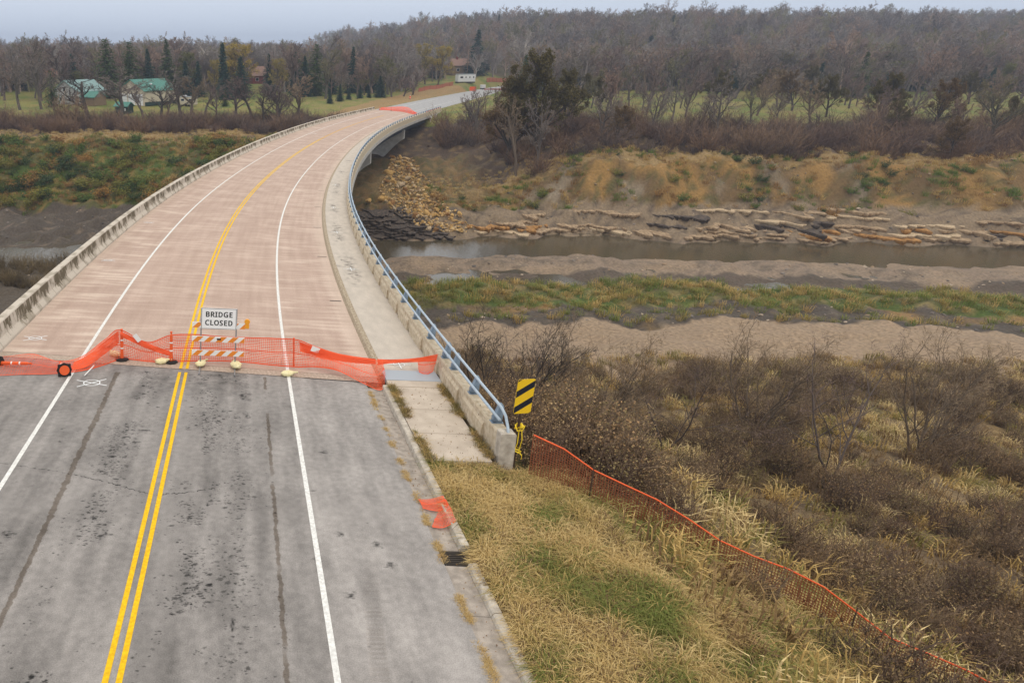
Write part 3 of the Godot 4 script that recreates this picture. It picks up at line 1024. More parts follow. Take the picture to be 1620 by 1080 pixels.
	# fascia of the slab and steel girders below
	part("slab_edge", swept(j - 0.5, fj + 18.0, 1.0, [[8.2, -0.28], [9.5, -0.28], [9.5, -0.92], [8.2, -0.8]], true), M.pier, b)
	part("slab_edge", swept(j - 0.5, fj + 4.0, 1.0, [[-7.14, -0.252], [-6.0, -0.252], [-6.0, -0.6], [-7.14, -0.7]], true), M.pier, b)
	for o in [-5.4, -2.0, 1.4, 4.8, 8.0]:
		part("girder", swept(j, fj, 2.0, [[o - 0.25, -0.5], [o + 0.25, -0.5], [o + 0.25, -0.56], [o + 0.05, -0.57], [o + 0.05, -2.25], [o + 0.25, -2.26], [o + 0.25, -2.32], [o - 0.25, -2.32], [o - 0.25, -2.26], [o - 0.05, -2.25], [o - 0.05, -0.57], [o - 0.25, -0.56]], true), M.steel, b)
	# hammerhead piers
	for a in [78.0, 131.0, 184.0]:
		var base := road(a, 0.6)
		var deep: float = base.y - ground(base.x, base.z) + 1.5
		var o := PackedVector2Array()
		o.append(Vector2(-7.6, 0)); o.append(Vector2(8.6, 0)); o.append(Vector2(8.6, -2.1))
		for k in 9:
			var t := k / 8.0
			o.append(Vector2(lerpf(8.6, 3.1, t), lerpf(-2.1, -7.4, pow(t, 1.25))))
		o.append(Vector2(2.9, -deep)); o.append(Vector2(-1.9, -deep))
		for k in 9:
			var t := 1.0 - k / 8.0
			o.append(Vector2(lerpf(-7.6, -2.1, t), lerpf(-2.1, -7.4, pow(t, 1.25))))
		o.reverse()
		part("pier", prism_mesh(o, 1.7), M.pier, b, UF(a, 0, -2.36))
	# abutments
	part("abutment", swept(j - 1.5, j - 0.1, 0.7, [[-7.2, -0.45], [9.4, -1.0], [9.4, -7.0], [-7.2, -7.0]], true), M.pier, b)
	part("abutment", swept(fj + 0.3, fj + 1.8, 0.7, [[-7.2, -0.45], [9.4, -1.0], [9.4, -8.0], [-7.2, -8.0]], true), M.pier, b)
	var wing := begin()
	var wa := [R(fj + 0.3, 9.6, -0.93), R(fj + 16.0, 9.6, -0.93), R(fj + 0.3, 9.6, -5.4)]
	var wb := [R(fj + 0.3, 9.1, -0.93), R(fj + 16.0, 9.1, -0.93), R(fj + 0.3, 9.1, -5.4)]
	tri(wing, wa[0], wa[1], wa[2]); tri(wing, wb[2], wb[1], wb[0])
	for k in 3: quad(wing, wa[k], wb[k], wb[(k + 1) % 3], wa[(k + 1) % 3])
	part("wing_wall", done(wing), M.concrete, b)


func post_mesh() -> ArrayMesh:                    # a flat flared plate with a foot, standing across the parapet
	var st := begin()
	var o := PackedVector2Array([Vector2(-0.12, 0.02), Vector2(0.12, 0.02), Vector2(0.12, 0.5), Vector2(0.08, 0.57), Vector2(0.0, 0.5), Vector2(-0.08, 0.24), Vector2(-0.13, 0.16)])
	st.append_from(prism_mesh(o, 0.2), 0, Transform3D())
	box(st, Transform3D(Basis(), Vector3(0, 0.012, 0)), Vector3(0.34, 0.024, 0.24), 0.004)
	return done(st)


# ---------------------------------------------------------------- the closure: net, markers, barricade, sandbags

func spline(pts: Array, t: float) -> Vector3:    # through the points, t from 0 to size - 1
	var i := clampi(int(t), 0, pts.size() - 2)
	var f := t - i
	var a: Vector3 = pts[maxi(i - 1, 0)]; var b: Vector3 = pts[i]; var c: Vector3 = pts[i + 1]; var d: Vector3 = pts[mini(i + 2, pts.size() - 1)]
	return b.cubic_interpolate(c, a, d, f)


func net_mesh(bottom: Array, top: Array, rows: int, cell: float, sd: int, ripple := 0.05, thick := 0.0075) -> ArrayMesh:
	# a plastic net between two edges given as [s, off, height]: strands both ways, wider along than across
	var bp := []; var tp := []
	for i in bottom.size():
		bp.append(R(bottom[i][0], bottom[i][1], bottom[i][2])); tp.append(R(top[i][0], top[i][1], top[i][2]))
	var length := 0.0
	for i in bp.size() - 1: length += ((bp[i] + tp[i]) / 2.0).distance_to((bp[i + 1] + tp[i + 1]) / 2.0)
	var cols := int(length / cell)
	var nz := FastNoiseLite.new(); nz.seed = sd; nz.frequency = 1.1
	var grid := []
	for i in cols + 1:
		var t := float(i) / cols * (bp.size() - 1.0001)
		var a := spline(bp, t); var b := spline(tp, t)
		var row := []
		for k in rows + 1:
			var f := float(k) / rows
			var p := a.lerp(b, f)
			var bend := sin(f * PI)
			p += Vector3(nz.get_noise_3d(p.x * 1.5, p.y * 2.0, p.z * 1.5), 0.3 * nz.get_noise_3d(p.x, p.y + 40.0, p.z), nz.get_noise_3d(p.x * 1.5, p.y * 2.0 + 9.0, p.z * 1.5 + 5.0)) * ripple * (0.35 + bend)
			row.append(p)
		grid.append(row)
	var st := begin()
	for i in cols:
		for k in rows + 1:                         # lengthwise strands
			var p: Vector3 = grid[i][k]; var q: Vector3 = grid[i + 1][k]
			var o: Vector3 = grid[i][mini(k + 1, rows)] - grid[i][maxi(k - 1, 0)]
			var w := o.normalized() * thick * (2.2 if k % 8 == 0 else 1.0)
			quad(st, p - w, q - w, q + w, p + w)
	for i in cols + 1:
		for k in rows:
			var p: Vector3 = grid[i][k]; var q: Vector3 = grid[i][k + 1]
			var o: Vector3 = grid[mini(i + 1, cols)][k] - grid[maxi(i - 1, 0)][k]
			var w := o.normalized() * thick * 0.62
			quad(st, p - w, p + w, q + w, q - w)
	return done(st)


func bag_mesh(sd: int) -> ArrayMesh:              # a slumped sandbag with a tied neck
	var nz := FastNoiseLite.new(); nz.seed = sd; nz.frequency = 2.4
	var st := begin(); st.set_smooth_group(0)
	var nu := 20; var nv := 12
	var grid := []
	for j in nv + 1:
		var row := []
		var la := PI * j / nv
		for i in nu:
			var lo := TAU * i / nu
			var d := Vector3(cos(lo) * sin(la), cos(la), sin(lo) * sin(la))
			var r := 1.0 + 0.22 * nz.get_noise_3d(d.x, d.y, d.z) + 0.12 * nz.get_noise_3d(d.x * 3.0, d.y * 3.0, d.z * 3.0)
			var p := Vector3(d.x * 0.25, d.y * 0.11, d.z * 0.17) * r
			p.y = maxf(p.y, -0.09) + 0.09
			if d.x > 0.75: p.y += 0.04 * (d.x - 0.75) * 4.0; p.z *= 0.7
			row.append(p)
		grid.append(row)
	for j in nv:
		for i in nu:
			var k := (i + 1) % nu
			quad(st, grid[j][i], grid[j][k], grid[j + 1][k], grid[j + 1][i])
	return done(st)


func delineator(label: String, at: Transform3D, group := "") -> Node3D:
	var o := thing("tubular_marker", label, "tubular marker", at, group)
	part("base", lathe_mesh([[0.0, 0.0], [0.24, 0.0], [0.25, 0.02], [0.22, 0.05], [0.1, 0.07], [0.0, 0.07]], 8), M.black, o)
	part("tube", lathe_mesh([[0.062, 0.06], [0.062, 0.2], [0.052, 0.95], [0.05, 1.02], [0.03, 1.05], [0.03, 1.1], [0.042, 1.115], [0.042, 1.15], [0.0, 1.15]], 14), M.orange, o)
	for h in [0.42, 0.72]: part("band", lathe_mesh([[0.0615, h], [0.0605, h + 0.055]], 14), M.board_white, o)
	return o


func striped_board(parent: Node, y: float, length: float, height: float, first: int) -> void:
	var brd := part("board", box_mesh(Vector3(length, height, 0.022), 0.003), M.board_white, parent, Transform3D(Basis(), Vector3(0, y, 0.045)))
	var n := 9
	var w := length / n
	for k in range(-1, n + 1):
		if (k + first) % 2 != 0: continue
		var lo := k * w - length / 2.0
		var poly := PackedVector2Array([Vector2(lo, -height / 2.0), Vector2(lo + w, -height / 2.0), Vector2(lo + w + height, height / 2.0), Vector2(lo + height, height / 2.0)])
		var clip := Geometry2D.intersect_polygons(poly, PackedVector2Array([Vector2(-length / 2.0 + 0.004, -height / 2.0 + 0.004), Vector2(length / 2.0 - 0.004, -height / 2.0 + 0.004), Vector2(length / 2.0 - 0.004, height / 2.0 - 0.004), Vector2(-length / 2.0 + 0.004, height / 2.0 - 0.004)]))
		if clip.is_empty(): continue
		part("stripe", prism_mesh(clip[0], 0.003), M.board_orange, brd, Transform3D(Basis(), Vector3(0, 0, 0.0135)))


func lettering(parent: Node, text: String, size: float, at: Vector3, m: Material, called := "lettering") -> void:
	var t := TextMesh.new()
	var f := SystemFont.new()
	f.font_names = PackedStringArray(["Droid Sans"])
	f.font_weight = 700
	t.font = f
	t.text = text
	t.font_size = 64
	t.pixel_size = size / 64.0
	t.depth = 0.003
	part(called, t, m, parent, Transform3D(Basis(), at))


func make_closure() -> void:
	# the net across the road
	var o := thing("safety_net_fence", "torn orange plastic safety net strung across the road before the closed bridge", "safety fence")
	var bottom := [[15.0, -8.2, 0.03], [15.0, -6.4, 0.03], [15.25, -5.2, 0.03], [15.35, -4.4, 0.03], [15.75, -3.4, 0.03], [16.35, -2.8, 0.03], [17.0, -2.24, 0.04], [16.9, -1.3, 0.03], [16.95, -0.5, 0.03], [17.1, 0.4, 0.04], [17.15, 1.3, 0.05], [17.1, 2.3, 0.05], [16.9, 3.2, 0.05], [16.7, 4.0, 0.10], [16.45, 4.7, 0.22], [16.1, 5.4, 0.24], [15.4, 6.2, 0.06], [14.95, 6.75, 0.03], [15.9, 7.05, 0.2]]
	var top := [[16.7, -8.2, 0.10], [16.7, -6.4, 0.08], [16.5, -5.2, 0.30], [16.3, -4.3, 0.14], [16.4, -3.5, 0.30], [16.75, -2.75, 0.82], [17.05, -2.24, 1.13], [17.0, -1.3, 0.72], [17.0, -0.48, 1.02], [17.2, 0.4, 1.02], [17.2, 1.3, 0.98], [17.2, 2.3, 0.98], [17.1, 3.2, 1.02], [16.8, 4.0, 1.10], [16.7, 4.7, 0.88], [16.6, 5.4, 0.70], [16.5, 6.2, 0.60], [16.45, 6.75, 0.56], [16.4, 7.05, 0.55]]
	part("net", net_mesh(bottom, top, 16, 0.07, 5, 0.06, 0.0095), M.net, o)
	# the slack band folded from the top of one marker to the foot of the next
	part("folded_net", net_mesh([[16.95, -2.2, 0.95], [16.9, -1.5, 0.62], [16.88, -0.9, 0.4], [16.9, -0.5, 0.28]], [[16.98, -2.2, 1.08], [16.94, -1.5, 0.78], [16.92, -0.9, 0.56], [16.94, -0.5, 0.42]], 16, 0.04, 8, 0.03), M.net, o)
	part("folded_net", net_mesh([[15.75, -3.75, 0.05], [15.95, -3.25, 0.12], [16.5, -2.8, 0.35], [17.0, -2.3, 0.66]], [[16.1, -3.7, 0.2], [16.3, -3.3, 0.36], [16.75, -2.75, 0.75], [17.05, -2.28, 1.08]], 24, 0.04, 18, 0.05), M.net, o)
	part("folded_net", net_mesh([[16.7, 4.1, 0.72], [16.6, 5.0, 0.52], [16.5, 6.0, 0.42], [16.45, 6.8, 0.42]], [[16.82, 4.1, 1.02], [16.7, 5.0, 0.76], [16.6, 6.0, 0.62], [16.5, 6.8, 0.58]], 20, 0.042, 28, 0.04), M.net, o)
	# pulled thin over the sidewalk to the parapet, a rag hanging at its end
	part("gathered_net", net_mesh([[16.35, 6.85, 0.42], [16.4, 7.4, 0.5], [16.45, 8.3, 0.56], [16.5, 9.0, 0.6]], [[16.45, 6.85, 0.6], [16.45, 7.4, 0.6], [16.5, 8.3, 0.68], [16.55, 9.05, 0.84]], 12, 0.035, 38, 0.03), M.net, o)
	part("hanging_rag", net_mesh([[16.3, 8.35, 0.22], [16.25, 8.6, 0.16], [16.3, 8.85, 0.26]], [[16.48, 8.3, 0.6], [16.48, 8.6, 0.62], [16.5, 9.0, 0.66]], 12, 0.035, 48, 0.03), M.net, o)
	# scraps of printed tape on the net
	part("paper_tag", box_mesh(Vector3(0.3, 0.16, 0.004), 0.001), M.board_white, o, RF(16.86, -1.62, 0.92) * Transform3D(Basis(Vector3.BACK, -0.9), Vector3.ZERO))
	part("paper_tag", box_mesh(Vector3(0.3, 0.2, 0.004), 0.001), M.board_white, o, RF(16.66, 4.65, 0.80) * Transform3D(Basis(Vector3.BACK, -0.35), Vector3.ZERO))
	var st := begin()
	tube(st, [R(16.95, 3.9, 0.0), R(16.9, 3.9, 1.14)], [0.03], 8)
	part("stake", done(st), M.orange, o)
	part("strip", tube_mesh([R(15.3, -3.2, 0.03), R(15.95, -3.0, 0.16)], [0.02], 6), M.board_white, o)
	part("strip", tube_mesh([R(17.0, 3.45, 0.08), R(17.0, 3.5, 0.55)], [0.014], 6), M.board_white, o)

	delineator("orange tubular road marker holding the net above the white edge line", RF(17.02, -2.24, 0.012))
	delineator("orange tubular road marker standing beside the double yellow line", RF(16.94, -0.50, 0.012))
	# fallen markers in the net
	var fall := RF(15.25, -3.82, 0.23)
	var a := delineator("fallen orange tubular marker lying with its square black base turned up", fall * Transform3D(Basis(Vector3.UP, 0.35) * Basis(Vector3.RIGHT, -PI / 2.0 - 0.12), Vector3.ZERO))
	part("foot_plate", box_mesh(Vector3(0.42, 0.03, 0.42), 0.02, Vector3(0, -0.02, 0)), M.black, a)
	part("disc", lathe_mesh([[0.0, -0.06], [0.16, -0.058], [0.165, -0.036]], 20), M.orange, a)
	delineator("fallen orange tubular marker lying on the asphalt beside the trailing net", RF(15.9, -5.35, 0.17) * Transform3D(Basis(Vector3.UP, 1.35) * Basis(Vector3.RIGHT, PI / 2.0 - 0.1), Vector3(0, 0, 0)) * Transform3D(Basis(), Vector3(0, -0.85, 0)))

	# the barricade
	var b := thing("barricade", "striped orange and white barricade carrying a white road closure sign", "barricade", RF(16.55, 1.17, 0.008))
	for x in [-0.61, 0.61]:
		var po := part("post", box_mesh(Vector3(0.045, 1.62, 0.045), 0.004, Vector3(x, 0.82, 0)), M.galvanised, b)
		part("foot", box_mesh(Vector3(0.05, 0.05, 1.5), 0.005, Vector3(x, 0.03, 0.02)), M.galvanised, b)
		part("bolt", box_mesh(Vector3(0.02, 0.02, 0.03), 0.003, Vector3(x, 1.07, 0.062)), M.galvanised, po)
	striped_board(b, 0.56, 1.83, 0.205, 0)
	striped_board(b, 1.07, 1.83, 0.205, 0)
	striped_board(b, 1.58, 1.83, 0.205, 0)
	var sg := part("sign", box_mesh(Vector3(1.22, 0.76, 0.012), 0.003), M.sign_white, b, Transform3D(Basis(), Vector3(0.0, 1.83, 0.075)))
	tag(sg, "white sign with black lettering reading BRIDGE CLOSED")
	var edge := begin()
	for e in [[Vector3(0, 0.362, 0.008), Vector3(1.2, 0.012, 0.004)], [Vector3(0, -0.362, 0.008), Vector3(1.2, 0.012, 0.004)], [Vector3(0.592, 0, 0.008), Vector3(0.012, 0.712, 0.004)], [Vector3(-0.592, 0, 0.008), Vector3(0.012, 0.712, 0.004)]]:
		box(edge, Transform3D(Basis(), e[0]), e[1], 0.0)
	part("border", done(edge), M.ink, sg)
	lettering(sg, "BRIDGE", 0.262, Vector3(0.0, 0.15, 0.008), M.ink)
	lettering(sg, "CLOSED", 0.262, Vector3(0.0, -0.15, 0.008), M.ink)
	for x in [-0.61, 0.61]: part("sign_post", box_mesh(Vector3(0.04, 0.6, 0.03), 0.004, Vector3(x, 1.9, 0.05)), M.galvanised, b)
	var lamp := part("warning_lamp", box_mesh(Vector3(0.15, 0.17, 0.09), 0.02, Vector3(0.98, 1.58, 0.02)), M.amber, b)
	part("lens", lathe_mesh([[0.0, -0.05], [0.09, -0.05], [0.1, -0.02], [0.1, 0.02], [0.09, 0.05], [0.0, 0.05]], 18), M.amber, lamp, Transform3D(Basis(Vector3.RIGHT, PI / 2.0), Vector3(0.98, 1.75, 0.02)))
	part("sticker", box_mesh(Vector3(0.14, 0.06, 0.002), 0.0, Vector3(0.02, 1.08, 0.063)), M.ink, b)

	var bags := [[16.82, -0.82, 0.4, "cream sandbag lying beside the foot of the orange tubular marker"], [16.6, 0.58, 1.1, "cream sandbag weighing down the barricade foot nearer the yellow line"], [16.55, 1.82, 1.9, "cream sandbag weighing down the barricade foot nearer the white edge line"], [16.02, 3.62, 0.2, "cream sandbag lying on the white edge line at the joint"], [17.4, -2.55, 2.4, "cream sandbag half hidden behind the raised orange net"]]
	for k in bags.size():
		var g := thing("sandbag", bags[k][3], "sandbag", RF(bags[k][0], bags[k][1], 0.05 if k == 1 or k == 2 else 0.005, bags[k][2]))
		part("bag", bag_mesh(k + 3), M.bag, g, Transform3D(Basis().scaled(Vector3.ONE * (1.1 if k == 2 else 0.95)), Vector3.ZERO))
		part("neck", tube_mesh([Vector3(0.2, 0.1, 0), Vector3(0.3, 0.13, 0.02), Vector3(0.36, 0.12, 0.05)], [0.06, 0.025, 0.05], 8), M.bag, g)
	# a torn scrap in the gutter
	var sc := thing("net_scrap", "torn scrap of orange net lying crumpled in the gutter", "net scrap")
	part("net", net_mesh([[7.35, 6.38, 0.02], [7.2, 6.75, 0.05], [7.3, 6.98, 0.17]], [[7.75, 6.36, 0.03], [7.7, 6.65, 0.07], [7.65, 6.95, 0.2]], 14, 0.03, 61, 0.05), M.net, sc)
	part("net", net_mesh([[6.55, 6.42, 0.02], [6.5, 6.65, 0.04], [6.6, 6.97, 0.16]], [[7.0, 6.62, 0.06], [7.3, 6.8, 0.09], [7.5, 6.97, 0.2]], 14, 0.03, 62, 0.05), M.net, sc)


func make_roadside() -> void:
	# the object marker at the end of the parapet
	var t := UF(9.8, 9.52, -0.15, 0.12)
	var m := thing("object_marker", "yellow and black diagonally striped marker sign on a rusty post by the bridge end", "marker sign", t)
	part("post", box_mesh(Vector3(0.06, 2.1, 0.05), 0.008, Vector3(0, 1.0, -0.03)), M.rust, m)
	var w := 0.50; var h := 1.0
	var outline := PackedVector2Array()
	for c in [[1, 1], [-1, 1], [-1, -1], [1, -1]]:
		for k in 5:
			var an: float = atan2(c[1], c[0]) + (k / 4.0 - 0.5) * PI / 2.0
			outline.append(Vector2(c[0] * (w / 2.0 - 0.05) + cos(an) * 0.05, c[1] * (h / 2.0 - 0.05) + sin(an) * 0.05))
	var tilt := Transform3D(Basis(Vector3.BACK, -0.03), Vector3(0.04, 2.2, 0.0))
	var panel := part("panel", prism_mesh(outline, 0.01), M.sign_yellow, m, tilt)
	for k in 4:
		var y0 := -0.80 + k * 0.46
		var band := PackedVector2Array([Vector2(-w, y0 - w * 0.62), Vector2(w, y0 + w * 0.62), Vector2(w, y0 + w * 0.62 + 0.19), Vector2(-w, y0 - w * 0.62 + 0.19)])
		var inset := Geometry2D.offset_polygon(outline, -0.004)
		var clip := Geometry2D.intersect_polygons(band, inset[0])
		if clip.is_empty(): continue
		part("stripe", prism_mesh(clip[0], 0.003), M.navy, panel, Transform3D(Basis(), Vector3(0, 0, 0.0065)))
	# caution tape knotted round the post
	var tape := thing("caution_tape", "yellow caution tape knotted around the striped marker's post", "tape", t)
	var r := RandomNumberGenerator.new(); r.seed = 5
	for e in [[1.3, 0.14, 4], [0.6, 0.13, 2]]:
		for k in int(e[2]):
			var pts := []
			for i in 7:
				var an := TAU * i / 6.0 + r.randf() * 0.5
				pts.append(Vector3(cos(an) * e[1] * r.randf_range(0.4, 1.0), e[0] + r.randf_range(-0.08, 0.1), sin(an) * 0.1 + 0.04))
			part("loop", ribbon(pts, 0.03), M.tape, tape)
	for q in [[-0.02, 1.25, -0.16, 0.25, 0.06], [0.05, 1.25, 0.03, 0.5, 0.07], [-0.12, 1.0, -0.24, 0.35, 0.05], [-0.2, 0.45, -0.3, 0.02, 0.06], [0.06, 0.55, 0.16, 0.3, 0.06]]:
		part("tail", ribbon([Vector3(q[0], q[1], q[4]), Vector3(lerpf(q[0], q[2], 0.4) + 0.04, lerpf(q[1], q[3], 0.4), q[4] + 0.03), Vector3(q[2], q[3], q[4])], 0.034), M.tape, tape)
	# the net fence that runs from the post down the slope
	var f := thing("slope_net_fence", "sagging brownish orange net fence running down the grassy slope from the marker post", "safety fence")
	var st := begin()
	var edge := []
	var foot := []
	var u := 0.0
	while u <= 16.0:
		var q := road(9.5 - u * 0.42, 9.82 + u * 0.90)
		var gy := ground(q.x, q.z)
		foot.append(W(q.x, gy + 0.02, q.z - 0.05)); edge.append(W(q.x, gy + lerpf(1.3, 0.95, smoothstep(0.0, 3.0, u)) - 0.12 * sin(u * 1.6), q.z))
		u += 0.8
	part("cord", tube_mesh(edge, [0.022], 6), M.orange, f)
	part("net", sheet_net(foot, edge, 0.07, 0.011), M.silt_net, f)
	for i in range(2, edge.size(), 4): part("stake", tube_mesh([foot[i] - Vector3(0, 0.3, 0), edge[i] + Vector3(0, 0.12, 0)], [0.02], 6), M.rust, f)
	# grass
	make_grass()


func ribbon(pts: Array, width: float) -> ArrayMesh:
	var st := begin()
	for i in pts.size() - 1:
		var d: Vector3 = (pts[i + 1] - pts[i]).normalized()
		var s := d.cross(Vector3(0.3, 0.2, 1.0)).normalized() * width * 0.5
		quad(st, pts[i] - s, pts[i + 1] - s, pts[i + 1] + s, pts[i] + s)
	return done(st)


func sheet_net(foot: Array, edge: Array, cell: float, thick: float) -> ArrayMesh:
	var st := begin()
	for i in foot.size() - 1:
		var n := int(foot[i].distance_to(foot[i + 1]) / cell)
		var rows := int(foot[i].distance_to(edge[i]) / cell)
		for k in n:
			var a: Vector3 = foot[i].lerp(foot[i + 1], float(k) / n); var b: Vector3 = edge[i].lerp(edge[i + 1], float(k) / n)
			var d: Vector3 = (foot[i + 1] - foot[i]).normalized() * thick
			quad(st, a - d, a + d, b + d, b - d)
		for k in rows + 1:
			var a: Vector3 = foot[i].lerp(edge[i], float(k) / rows); var b: Vector3 = foot[i + 1].lerp(edge[i + 1], float(k) / rows)
			var d: Vector3 = (edge[i] - foot[i]).normalized() * thick
			quad(st, a - d, a + d, b + d, b - d)
	return done(st)


func tuft(sd: int, blades: int, height: float, spread: float, width: float, lean: float) -> ArrayMesh:
	var r := RandomNumberGenerator.new(); r.seed = sd
	var st := begin()
	for k in blades:
		var an := r.randf() * TAU
		var p := Vector3(cos(an), 0, sin(an)) * spread * sqrt(r.randf())
		var dir := Vector3(cos(an + r.randfn() * 0.9), 0, sin(an + r.randfn() * 0.9))
		var h := height * r.randf_range(0.45, 1.1)
		var l := lean * r.randf_range(0.4, 1.4) * h
		var side := dir.cross(Vector3.UP).normalized().rotated(Vector3.UP, r.randfn() * 0.5) * width * 0.5
		var mid := p + dir * l * 0.35 + Vector3(0, h * 0.62, 0)
		var tip := p + dir * l + Vector3(0, h * (0.95 - lean * 0.35), 0)
		quad(st, p - side, p + side, mid + side * 0.7, mid - side * 0.7)
		tri(st, mid - side * 0.7, mid + side * 0.7, tip)
	return done(st)


func scatter(called: String, label: String, category: String, mesh: Mesh, m: Material, spots: Array, cols: Array) -> void:
	# one mass that nobody could count
	if spots.is_empty(): return
	var mm := MultiMesh.new()
	mm.transform_format = MultiMesh.TRANSFORM_3D
	mm.use_colors = true
	mm.mesh = mesh
	mm.instance_count = spots.size()
	for i in spots.size():
		mm.set_instance_transform(i, spots[i])
		mm.set_instance_color(i, cols[i])
	var o := MultiMeshInstance3D.new()
	o.name = numbered(called)
	o.multimesh = mm
	o.material_override = m
	add_child(o)
	tag(o, label, category, "", "stuff")


func spot(x: float, z: float, r: RandomNumberGenerator, lo: float, hi: float, sink := 0.02) -> Transform3D:
	var k := r.randf_range(lo, hi)
	return Transform3D(Basis(Vector3.UP, r.randf() * TAU).scaled(Vector3(k, k * r.randf_range(0.8, 1.15), k)), W(x, ground(x, z) - sink, z))


func make_grass() -> void:
	var r := RandomNumberGenerator.new(); r.seed = 31
	M.grass = plain(Color.WHITE, 0.9)
	M.grass.vertex_color_use_as_albedo = true
	M.grass.backlight_enabled = true
	M.grass.backlight = Color(0.25, 0.22, 0.1)
	var straw := Color(0.48, 0.33, 0.12)
	var pale := Color(0.64, 0.50, 0.25)
	var olive := Color(0.20, 0.18, 0.05)
	var green := Color(0.13, 0.19, 0.035)
	var brown := Color(0.15, 0.09, 0.045)
	var kinds := [tuft(1, 26, 0.26, 0.14, 0.013, 1.5), tuft(2, 24, 0.34, 0.12, 0.013, 1.2), tuft(3, 26, 0.16, 0.14, 0.014, 1.3)]
	for k in 3:
		var spots := []; var cols := []
		for i in 6500:
			var s := r.randf_range(-4.0, 9.6)
			var off := 7.02 + 13.0 * pow(r.randf(), 1.5)
			if off < 7.25 and k < 2: off += 0.16
			var p := road(s, off)
			var a := n1.get_noise_2d(p.x * 9.0, p.z * 9.0) + 0.5 * n2.get_noise_2d(p.x * 4.0, p.z * 4.0)
			var c := straw.lerp(pale, r.randf() * 0.7)
			a += r.randfn() * 0.16
			if n2.get_noise_2d(p.x * 5.0 + 50.0, p.z * 5.0) > 0.22: continue
			if a > 0.2: c = olive.lerp(green, r.randf() * 0.8)
			elif a > -0.02: c = straw.lerp(olive, r.randf())
			if r.randf() < 0.10: c = brown
			spots.append(spot(p.x, p.z, r, 0.7, 1.35)); cols.append(c)
		scatter("verge_grass", ["dry straw-coloured and green grass matted on the verge right of the gutter", "longer upright grass tufts on the verge right of the gutter", "short flattened grass on the verge right of the gutter"][k], "grass", kinds[k], M.grass, spots, cols)
	# grass growing in the seam of asphalt and gutter, by the sidewalk and at the foot of the parapet
	var spots := []; var cols := []
	for i in 620:
		var s := r.randf_range(-3.0, 14.8)
		var clump := n1.get_noise_2d(s * 40.0, 3.0)
		if clump < -0.05: continue
		var p := road(s, 6.33 + r.randfn() * 0.035)
		spots.append(Transform3D(Basis(Vector3.UP, r.randf() * TAU).scaled(Vector3.ONE * r.randf_range(0.25, 0.6)), V(p) - Vector3(0, 0.01, 0))); cols.append(straw.lerp(pale, r.randf()).lerp(Color(0.40, 0.22, 0.07), r.randf() * 0.4))
	scatter("seam_grass", "dry yellow grass sprouting in the seam between asphalt and gutter", "grass", kinds[2], M.grass, spots, cols)
	spots = []; cols = []
	for i in 420:
		var s := r.randf_range(9.6, 15.2)
		var off := 7.06 + absf(r.randfn()) * 0.07 if i % 2 == 0 else 8.92 - absf(r.randfn()) * 0.08
		if n1.get_noise_2d(s * 30.0, off * 20.0) < -0.1: continue
		var p := road(s, off, 0.12)
		spots.append(Transform3D(Basis(Vector3.UP, r.randf() * TAU).scaled(Vector3.ONE * r.randf_range(0.3, 0.8)), V(p))); cols.append(brown.lerp(olive, r.randf()) if r.randf() < 0.7 else straw)
	scatter("sidewalk_weeds", "brown and green weeds growing along both edges of the sidewalk slabs", "weeds", kinds[0], M.grass, spots, cols)
	# rougher cover on the banks and slopes: larger tufts
	var big := tuft(9, 26, 0.9, 0.5, 0.05, 0.7)
	var near := []; var nc := []; var green_bank := []; var gc := []; var slope := []; var sc := []; var top := []; var tc := []
	for i in 9000:
		var x := r.randf_range(8.0, 95.0); var z := r.randf_range(2.0, 66.0)
		var q := nearest(x, z)
		if q.y < 10.5 or bank(x, z) > -58.0: continue
		near.append(spot(x, z, r, 0.5, 1.2)); nc.append([brown, straw, olive, pale, Color(0.24, 0.155, 0.08)][int(clampf((n1.get_noise_2d(x * 4.0, z * 4.0) + 0.4) * 6.0 + r.randf_range(-1, 1), 0, 4))].lerp(straw, r.randf() * 0.3))
	for i in 5200:
		var x := r.randf_range(2.0, 190.0); var z := river_z(x) + r.randf_range(-48.0, -22.0)
		var t := bank(x, z)
		if t > -25.0 or t < -44.0 or (t < -35.0 and r.randf() < 0.75): continue
		green_bank.append(spot(x, z, r, 0.7, 1.5)); gc.append([olive, green, straw, Color(0.30, 0.24, 0.06), green][r.randi() % 5].lerp(straw, r.randf() * 0.3))
	for i in 6500:
		var left := i % 2 == 0
		var x := r.randf_range(-120.0, 4.0) if left else r.randf_range(30.0, 230.0)
		var z := river_z(x) + (r.randf_range(31.0, 64.0) if left else r.randf_range(17.0, 34.0))
		var n := n1.get_noise_2d(x * 3.0, z * 3.0)
		if not left and n < 0.02: continue
		slope.append(spot(x, z, r, 0.7, 1.6)); sc.append([olive, green, Color(0.28, 0.16, 0.06), straw, green][int(clampf((n + 0.5) * 5.0 + r.randf_range(-1, 1), 0, 4))])
	for i in 5000:
		var left := i % 2 == 0
		var x := r.randf_range(-140.0, 20.0) if left else r.randf_range(20.0, 240.0)
		var z := river_z(x) + (r.randf_range(58.0, 76.0) if left else r.randf_range(26.0, 42.0))
		if absf(nearest(x, z).y) < 11.0: continue
		top.append(spot(x, z, r, 0.5, 1.1)); tc.append(straw.lerp(pale, r.randf()).lerp(brown, r.randf() * 0.4))
	scatter("slope_grass", "brown dead grass and weeds covering the near valley slope", "grass", big, M.grass, near, nc)
	scatter("bank_grass", "yellow-green grass on the low strip beside the sandbar", "grass", big, M.grass, green_bank, gc)
	scatter("bluff_growth", "green and rust-coloured low growth on the far river banks", "ground cover", big, M.grass, slope, sc)
	scatter("bench_grass", "straw-coloured grass along the tops of the far banks", "grass", big, M.grass, top, tc)
	# fallen leaves on the verge
	var leaf := begin()
